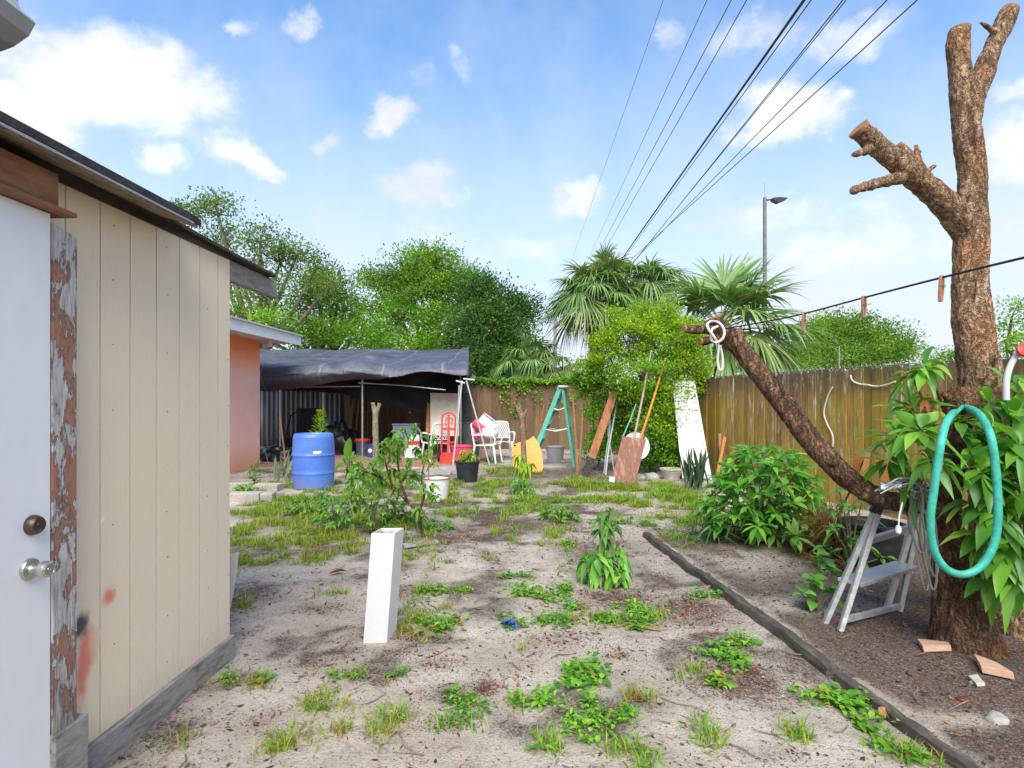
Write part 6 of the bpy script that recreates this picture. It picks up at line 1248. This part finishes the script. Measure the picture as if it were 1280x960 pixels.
p = ground(418, 664); plant('leafy_weed', 'bushy green weed right in front of the blue barrel foot', p, dome(16, .22, .2, .40), .085, .04, 8, M_shrub, .5, 'weed', sr=.006)
p = ground(405, 632); plant('leafy_weed', 'pale blue green low weed touching the barrel, left of the bushy one', p, dome(9, .16, .14, .20), .07, .035, 8, leafmat('bluish_leaves', [(0, (.05, .16, .06)), (1, (.14, .30, .12))], .3), .5, 'weed', sr=.005)
p = ground(466, 668); plant('leafy_weed', 'tall pale weed between bushy weed and the bent branched plant', p, dome(16, .2, .2, .55), .07, .04, 8, M_lt, .6, 'weed', sr=.006)
p = ground(528, 668); p0 = p
t = thing('branched_shrub', 'thin bent shrub with forked dark stems and light leaves left of the white bucket', 'shrub', p)
st = MB(); lv = Leaves()
def bp(px, py, dy=0): return at(px, py, p0.y+dy)
for path in ([(528, 668), (522, 645), (510, 628), (492, 612), (478, 598), (468, 586)], [(522, 645), (530, 620), (527, 600), (530, 580)], [(492, 612), (485, 590), (480, 570)], [(510, 628), (500, 600), (497, 570), (495, 550)], [(478, 598), (465, 592), (452, 588)]):
    P, r = smooth_path([bp(x, y_) for x, y_ in path], list(np.linspace(.017, .006, len(path))), 4); st.tube(P, r, 7)
for px, py, k_ in [(497, 545, 3), (490, 560, 3), (505, 558, 3), (480, 572, 2), (470, 585, 2), (452, 588, 3), (440, 596, 2), (530, 580, 3), (535, 560, 2), (522, 548, 2), (520, 530, 1), (545, 552, 1), (530, 605, 3), (518, 600, 3), (505, 590, 3), (535, 620, 3), (525, 640, 2), (465, 600, 2), (512, 575, 2), (500, 605, 2)]:
    for j in range(k_*2 if px < 528 else k_): whorl(lv, bp(px+random.gauss(0, 7), py+random.gauss(0, 6), random.gauss(0, .12)), rdir(1, .3)[0], 7, .10, .045, .7)
build('stems', st, M_bk2, t); lv.build('leaves', M_lt, t)
for px, py, hh2, mt, l in [(445, 640, .35, M_lt, 'light green weed between the bushy weed and the tall pale one'), (495, 655, .28, M_lt, 'light weed right of the tall pale weed, under the bent stems'), (470, 612, .42, M_lt, 'light leafy weed left under the bent stems'), (440, 592, .40, M_shrub, 'dark green weed right of the banana plant foot'), (385, 645, .22, M_lt, 'small light weed left of the bushy weed by the barrel'), (460, 570, .35, M_lt, 'light weed at the foot of the pale pruned stump'), (700, 650, .16, M_lt, 'small weed in the grass left of the young sapling')]:
    p = ground(px, py); plant('leafy_weed', l, p, dome(16, .26, .2, hh2), .085, .042, 8, mt, .5, 'weed', sr=.005)
p = ground(548, 662); plant('leafy_weed', 'low leafy weed at the foot of the white bucket', p, dome(10, .2, .12, .10), .06, .035, 7, M_shrub, .4, 'weed', sr=.004)
p = BP+V((0, 0, .3)); plant('potted_plant', 'yellowing leafy plant in the black nursery pot', p, dome(14, .17, .15, .26), .09, .045, 8, M_lime, .9, 'plant', sr=.006)
p = gr(428, 602); p.y += .3; t = thing('banana_plant', 'young banana plant with broad upright leaves right of the blue barrel', 'plant', p); lv = Leaves(); st = MB(); BPRF = (.15, .8, 1, .98, .85, .5, 0)
for d, L, W, dr, z in [((.12, -.1, 1), .55, .15, .2, .35), ((.9, -.2, .55), .55, .17, .5, .3), ((.8, .2, .15), .5, .16, .6, .25), ((-.4, -.5, .5), .4, .14, .8, .25), ((.5, -.6, .1), .4, .14, .6, .2), ((.2, .4, .8), .45, .14, .4, .3)]:
    lv.leaf(np.array([p+V((0, 0, z))]), np.array([d]), np.cross(np.array([d]), [[.1, .1, 1.0]]) if abs(d[0])+abs(d[1]) > .4 else np.array([[.8, .5, 0]]), L, W, dr, .2, BPRF)
st.tube([p, p+V((.02, 0, .2)), p+V((.03, 0, .42))], [.04, .035, .02], 8); build('stem', st, M_stem, t); lv.build('leaves', M_lt, t)
# tall yellowish weed behind the barrel and spiky clump at its left
p = at(400, 500, 11.2); p.z = .0; t = thing('feathery_weed', 'tall yellow green feathery weed rising behind the blue barrel', 'weed', p); st = MB(); lv = Leaves(); st.tube([p, p+V((0, 0, .7)), p+V((.02, 0, 1.24))], [.012, .009, .004], 6)
n = 260; z = rng.uniform(.72, 1.24, n); k_ = (1.28-z)*.34; a = rng.uniform(0, 6.28, n); d = np.column_stack([np.cos(a), np.sin(a), np.full(n, .45)]); lv.rhomb(np.column_stack([p.x+.02*(z-.7)+np.cos(a)*k_*rng.random(n), p.y+np.sin(a)*k_*rng.random(n), z]), d, np.cross(d, [0, 0, 1.]), .11, .028, .1); build('stem', st, M_stem, t); lv.build('leaves', M_lime, t, smooth=False)
def spikes(name, label, p, n, L0, L1, W, mat, lean=.3):
    lv = Leaves(); d = rdir(n, 1.0, lean); d[:, 2] = np.abs(d[:, 2])+.5; lv.leaf(np.array(p)+np.column_stack([rng.normal(0, .08, n), rng.normal(0, .08, n), np.zeros(n)]), d, rdir(n), rng.uniform(L0, L1, n), W, .08, .25, (.7, .9, 1, .95, .7, 0), .03); o = lv.build(name, mat, loc=tuple(p)); return tag(o, label, 'plant')
p = gr(868, 612); p.z = 0; M_snake = leafmat('snake_leaves', [(0, (.02, .05, .025)), (.5, (.05, .095, .045)), (1, (.16, .20, .10))], .1, .4)
spikes('snake_plant', 'dark upright sword leaved plant between the bush trunk and the leafy shrub', p, 30, .45, .85, .06, M_snake)
p = gr(357, 602); p.z = 0; spikes('sword_plant', 'pale spiky leaved plant left of the blue barrel', p, 22, .35, .75, .04, leafmat('pale_spikes', [(0, (.10, .16, .08)), (1, (.30, .36, .22))], .2), .35)
p = ground(318, 606); plant('leafy_weed', 'small upright weed among the concrete blocks by the shed corner', p, dome(9, .14, .12, .42), .08, .04, 7, M_lt, .6, 'weed', sr=.006)
p = ground(306, 618); plant('leafy_weed', 'low dark weed growing over the nearest concrete block', p, dome(9, .2, .14, .18), .08, .045, 7, M_shrub, .6, 'weed', sr=.005)
p = at(358, 500, 11.6); p.z = 0; mb = MB(); mb.tube([p, p+V((-.06, 0, .55)), p+V((-.13, 0, 1.15))], [.02, .016, .01], 6); simple('bare_stick', mb, M_brown, 'bare stick standing left of the blue barrel before the pink wall', 'stick', p)
# papaya trunk with cut branches; pale pruned stump
M_pap = bark('papaya_bark', [(.13, .07, .05), (.28, .17, .12), (.38, .25, .18), (.46, .34, .27), (.24, .13, .085)], .4)
p = at(654, 500, 10.65); p.z = 0; t = thing('papaya_trunk', 'pinkish bare trunk with three lopped branch ends before the orange plywood', 'tree', p); mb = MB(); Y = 10.65
for l in ([(655, 602, Y, 5), (655, 575, Y, 3.6), (654, 550, Y, 3.2), (653, 530, Y, 3.3), (652, 518, Y, 3)], [(652, 524, Y, 2.6), (648, 514, Y, 2), (642, 503, Y-.05, 1.4)], [(653, 524, Y, 2.4), (657, 516, Y, 1.9), (659, 511, Y, 1.5)], [(652, 520, Y, 2.4), (651, 511, Y, 2), (650, 506, Y, 1.7)]): limb(mb, l, 10)
put('trunk', remesh(mb, .014, fn=rough(.006, 20), at_=WL[t.name]), M_pap, t, ang=0)
p = ground(655, 614); plant('bright_plant', 'small plant with a dome of bright drooping leaves before the papaya trunk', p+V((0, .3, 0)), [(.03, 0, .42), (.07, -.05, .38), (-.06, -.04, .36), (-.07, 0, .52), (.0, -.1, .34)], .22, .06, 9, M_lime, 1.4, 'plant', lower=0, spread=.8)
p = ground(652, 618); plant('leafy_weed', 'dark leafy weed at the foot of the small bright drooping plant', p, dome(10, .16, .12, .24), .15, .035, 7, M_shrub, .7, 'weed', sr=.005)
p = at(470, 500, 12.3); p.z = 0; t = thing('pruned_stump', 'pale pruned young trunk with knobbly forked top before the tarp shelter', 'tree', p); mb = MB(); Y = 12.3
for l in ([(470, 590, Y, 5), (470, 560, Y, 4), (469, 530, Y, 3.6), (470, 515, Y, 3.6)], [(469, 520, Y, 3), (467, 510, Y, 2.6), (466, 503, Y, 2.8)], [(470, 518, Y, 3), (473, 510, Y, 2.4), (474.5, 504, Y, 2.6)]): limb(mb, l, 10)
put('trunk', remesh(mb, .016, fn=rough(.008, 16), at_=WL[t.name]), bark('pale_bark', [(.14, .12, .07), (.26, .23, .15), (.34, .31, .21), (.42, .38, .28), (.22, .21, .11)], .4), t, ang=0)
p = ground(1024, 772); plant('leafy_weed', 'broad leaved weed sprouting left of the aluminium folding steps', p, [(-.04, 0, .22), (.06, .03, .30), (.10, -.02, .14), (-.10, .02, .12), (.02, .05, .36), (.12, .05, .24)], .11, .07, 4, M_shrub, .3, 'weed', sr=.005, prof=(.1, .7, 1, 1, .75, .4, 0))
p = at(1064, 500, 4.7); p.z = .03; plant('leafy_weed', 'leafy weed behind the low black pot at the fence foot', p, dome(10, .25, .15, .7), .12, .05, 7, M_shrub, .5, 'weed')
p = gr(840, 598); p = BW+V((0, 0, .12)); lv = Leaves(); n = 60; d = rdir(n, .8, .8); lv.blade(np.array(p)+rng.normal(size=(n, 3))*np.array([.07, .06, .0]), d, np.cross(d, [0, 0, 1.]), rng.uniform(.06, .16, n), .012, .4); o = lv.build('dry_stalks', M_dry, loc=tuple(p), smooth=False); tag(o, 'dry yellowish stalks in the low round bowl planter', 'plant')
# shallow weeds along the fence foot
for px, py, l in [(915, 600, 'low leafy weed at the fence foot left of the leafy shrub'), (1010, 640, 'low leafy weed at the fence foot right of the leafy shrub')]:
    p = at(px, 500, 9.4 if px < 950 else 6.6); p.z = gh(p.x, p.y); plant('leafy_weed', l, p, dome(14, .32, .2, .35), .10, .05, 7, M_shrub, .5, 'weed')

# the round yellow green bush and the vines beneath it
Y = 11.3
t = tree('round_bush', 'round yellow green bush tree in the middle behind the leaning boards', (at(858, 500, 11.2).x, 11.2, 0),
         [lob(790, 425, Y, 48, 36), lob(838, 428, Y, 46, 36), lob(758, 440, Y+.1, 30, 26), lob(805, 470, Y-.1, 50, 34, 1), lob(848, 470, Y, 36, 30), lob(735, 458, Y+.4, 18, 16), lob(770, 398, Y, 9, 14), lob(800, 388, Y, 9, 13), lob(835, 393, Y, 10, 14), lob(872, 430, Y, 10, 12), lob(812, 402, Y+.1, 26, 16), lob(765, 478, Y+.2, 34, 22, 1), lob(860, 445, Y, 28, 22), lob(832, 515, Y+.1, 32, 24, 1), lob(822, 555, Y-.1, 30, 26, 1), lob(796, 520, Y+.5, 24, 26, 1), lob(850, 545, Y+.2, 20, 18, 1), lob(815, 500, Y-.1, 36, 28), lob(780, 505, Y+.4, 30, 26, 1), lob(838, 540, Y-.2, 26, 26), lob(770, 545, Y+.5, 24, 26, 1), lob(810, 575, Y+.3, 30, 18, 1), lob(842, 505, Y-.2, 28, 28), lob(835, 570, Y-.1, 26, 20, 1), lob(812, 530, Y-.1, 26, 26), lob(870, 478, Y, 22, 20)],
         .082, ['lime', 'bright'], 5.2, 36, .135, None, .055, cat='bush')
mb = MB(); limb(mb, [(866, 585, 11.1, 6), (858, 560, 11.15, 5), (850, 540, 11.2, 4.6), (845, 510, 11.2, 3.6)], 10); limb(mb, [(858, 562, 11.15, 3), (846, 548, 11.1, 2.5), (832, 530, 11.1, 2)], 8); build('stem', mb, M_bk2, t)
t = tree('climbing_vine', 'leafy green climber hanging down between step ladder and leaning plank', (at(745, 500, 11.9).x, 11.9, 0),
         [lob(742, 490, 11.9, 18, 24, 1), lob(726, 482, 12, 9, 18, 1), lob(750, 525, 11.8, 17, 26, 1), lob(748, 560, 11.8, 18, 18, 1), lob(772, 545, 11.9, 16, 24, 1)], .10, ['lime', 'bright'], 5.5, 26, .12, None, .02, cat='climber')

for o in list(COL.objects):
    if o.get('category') and not o.get('kind'): o['kind'] = 'thing'
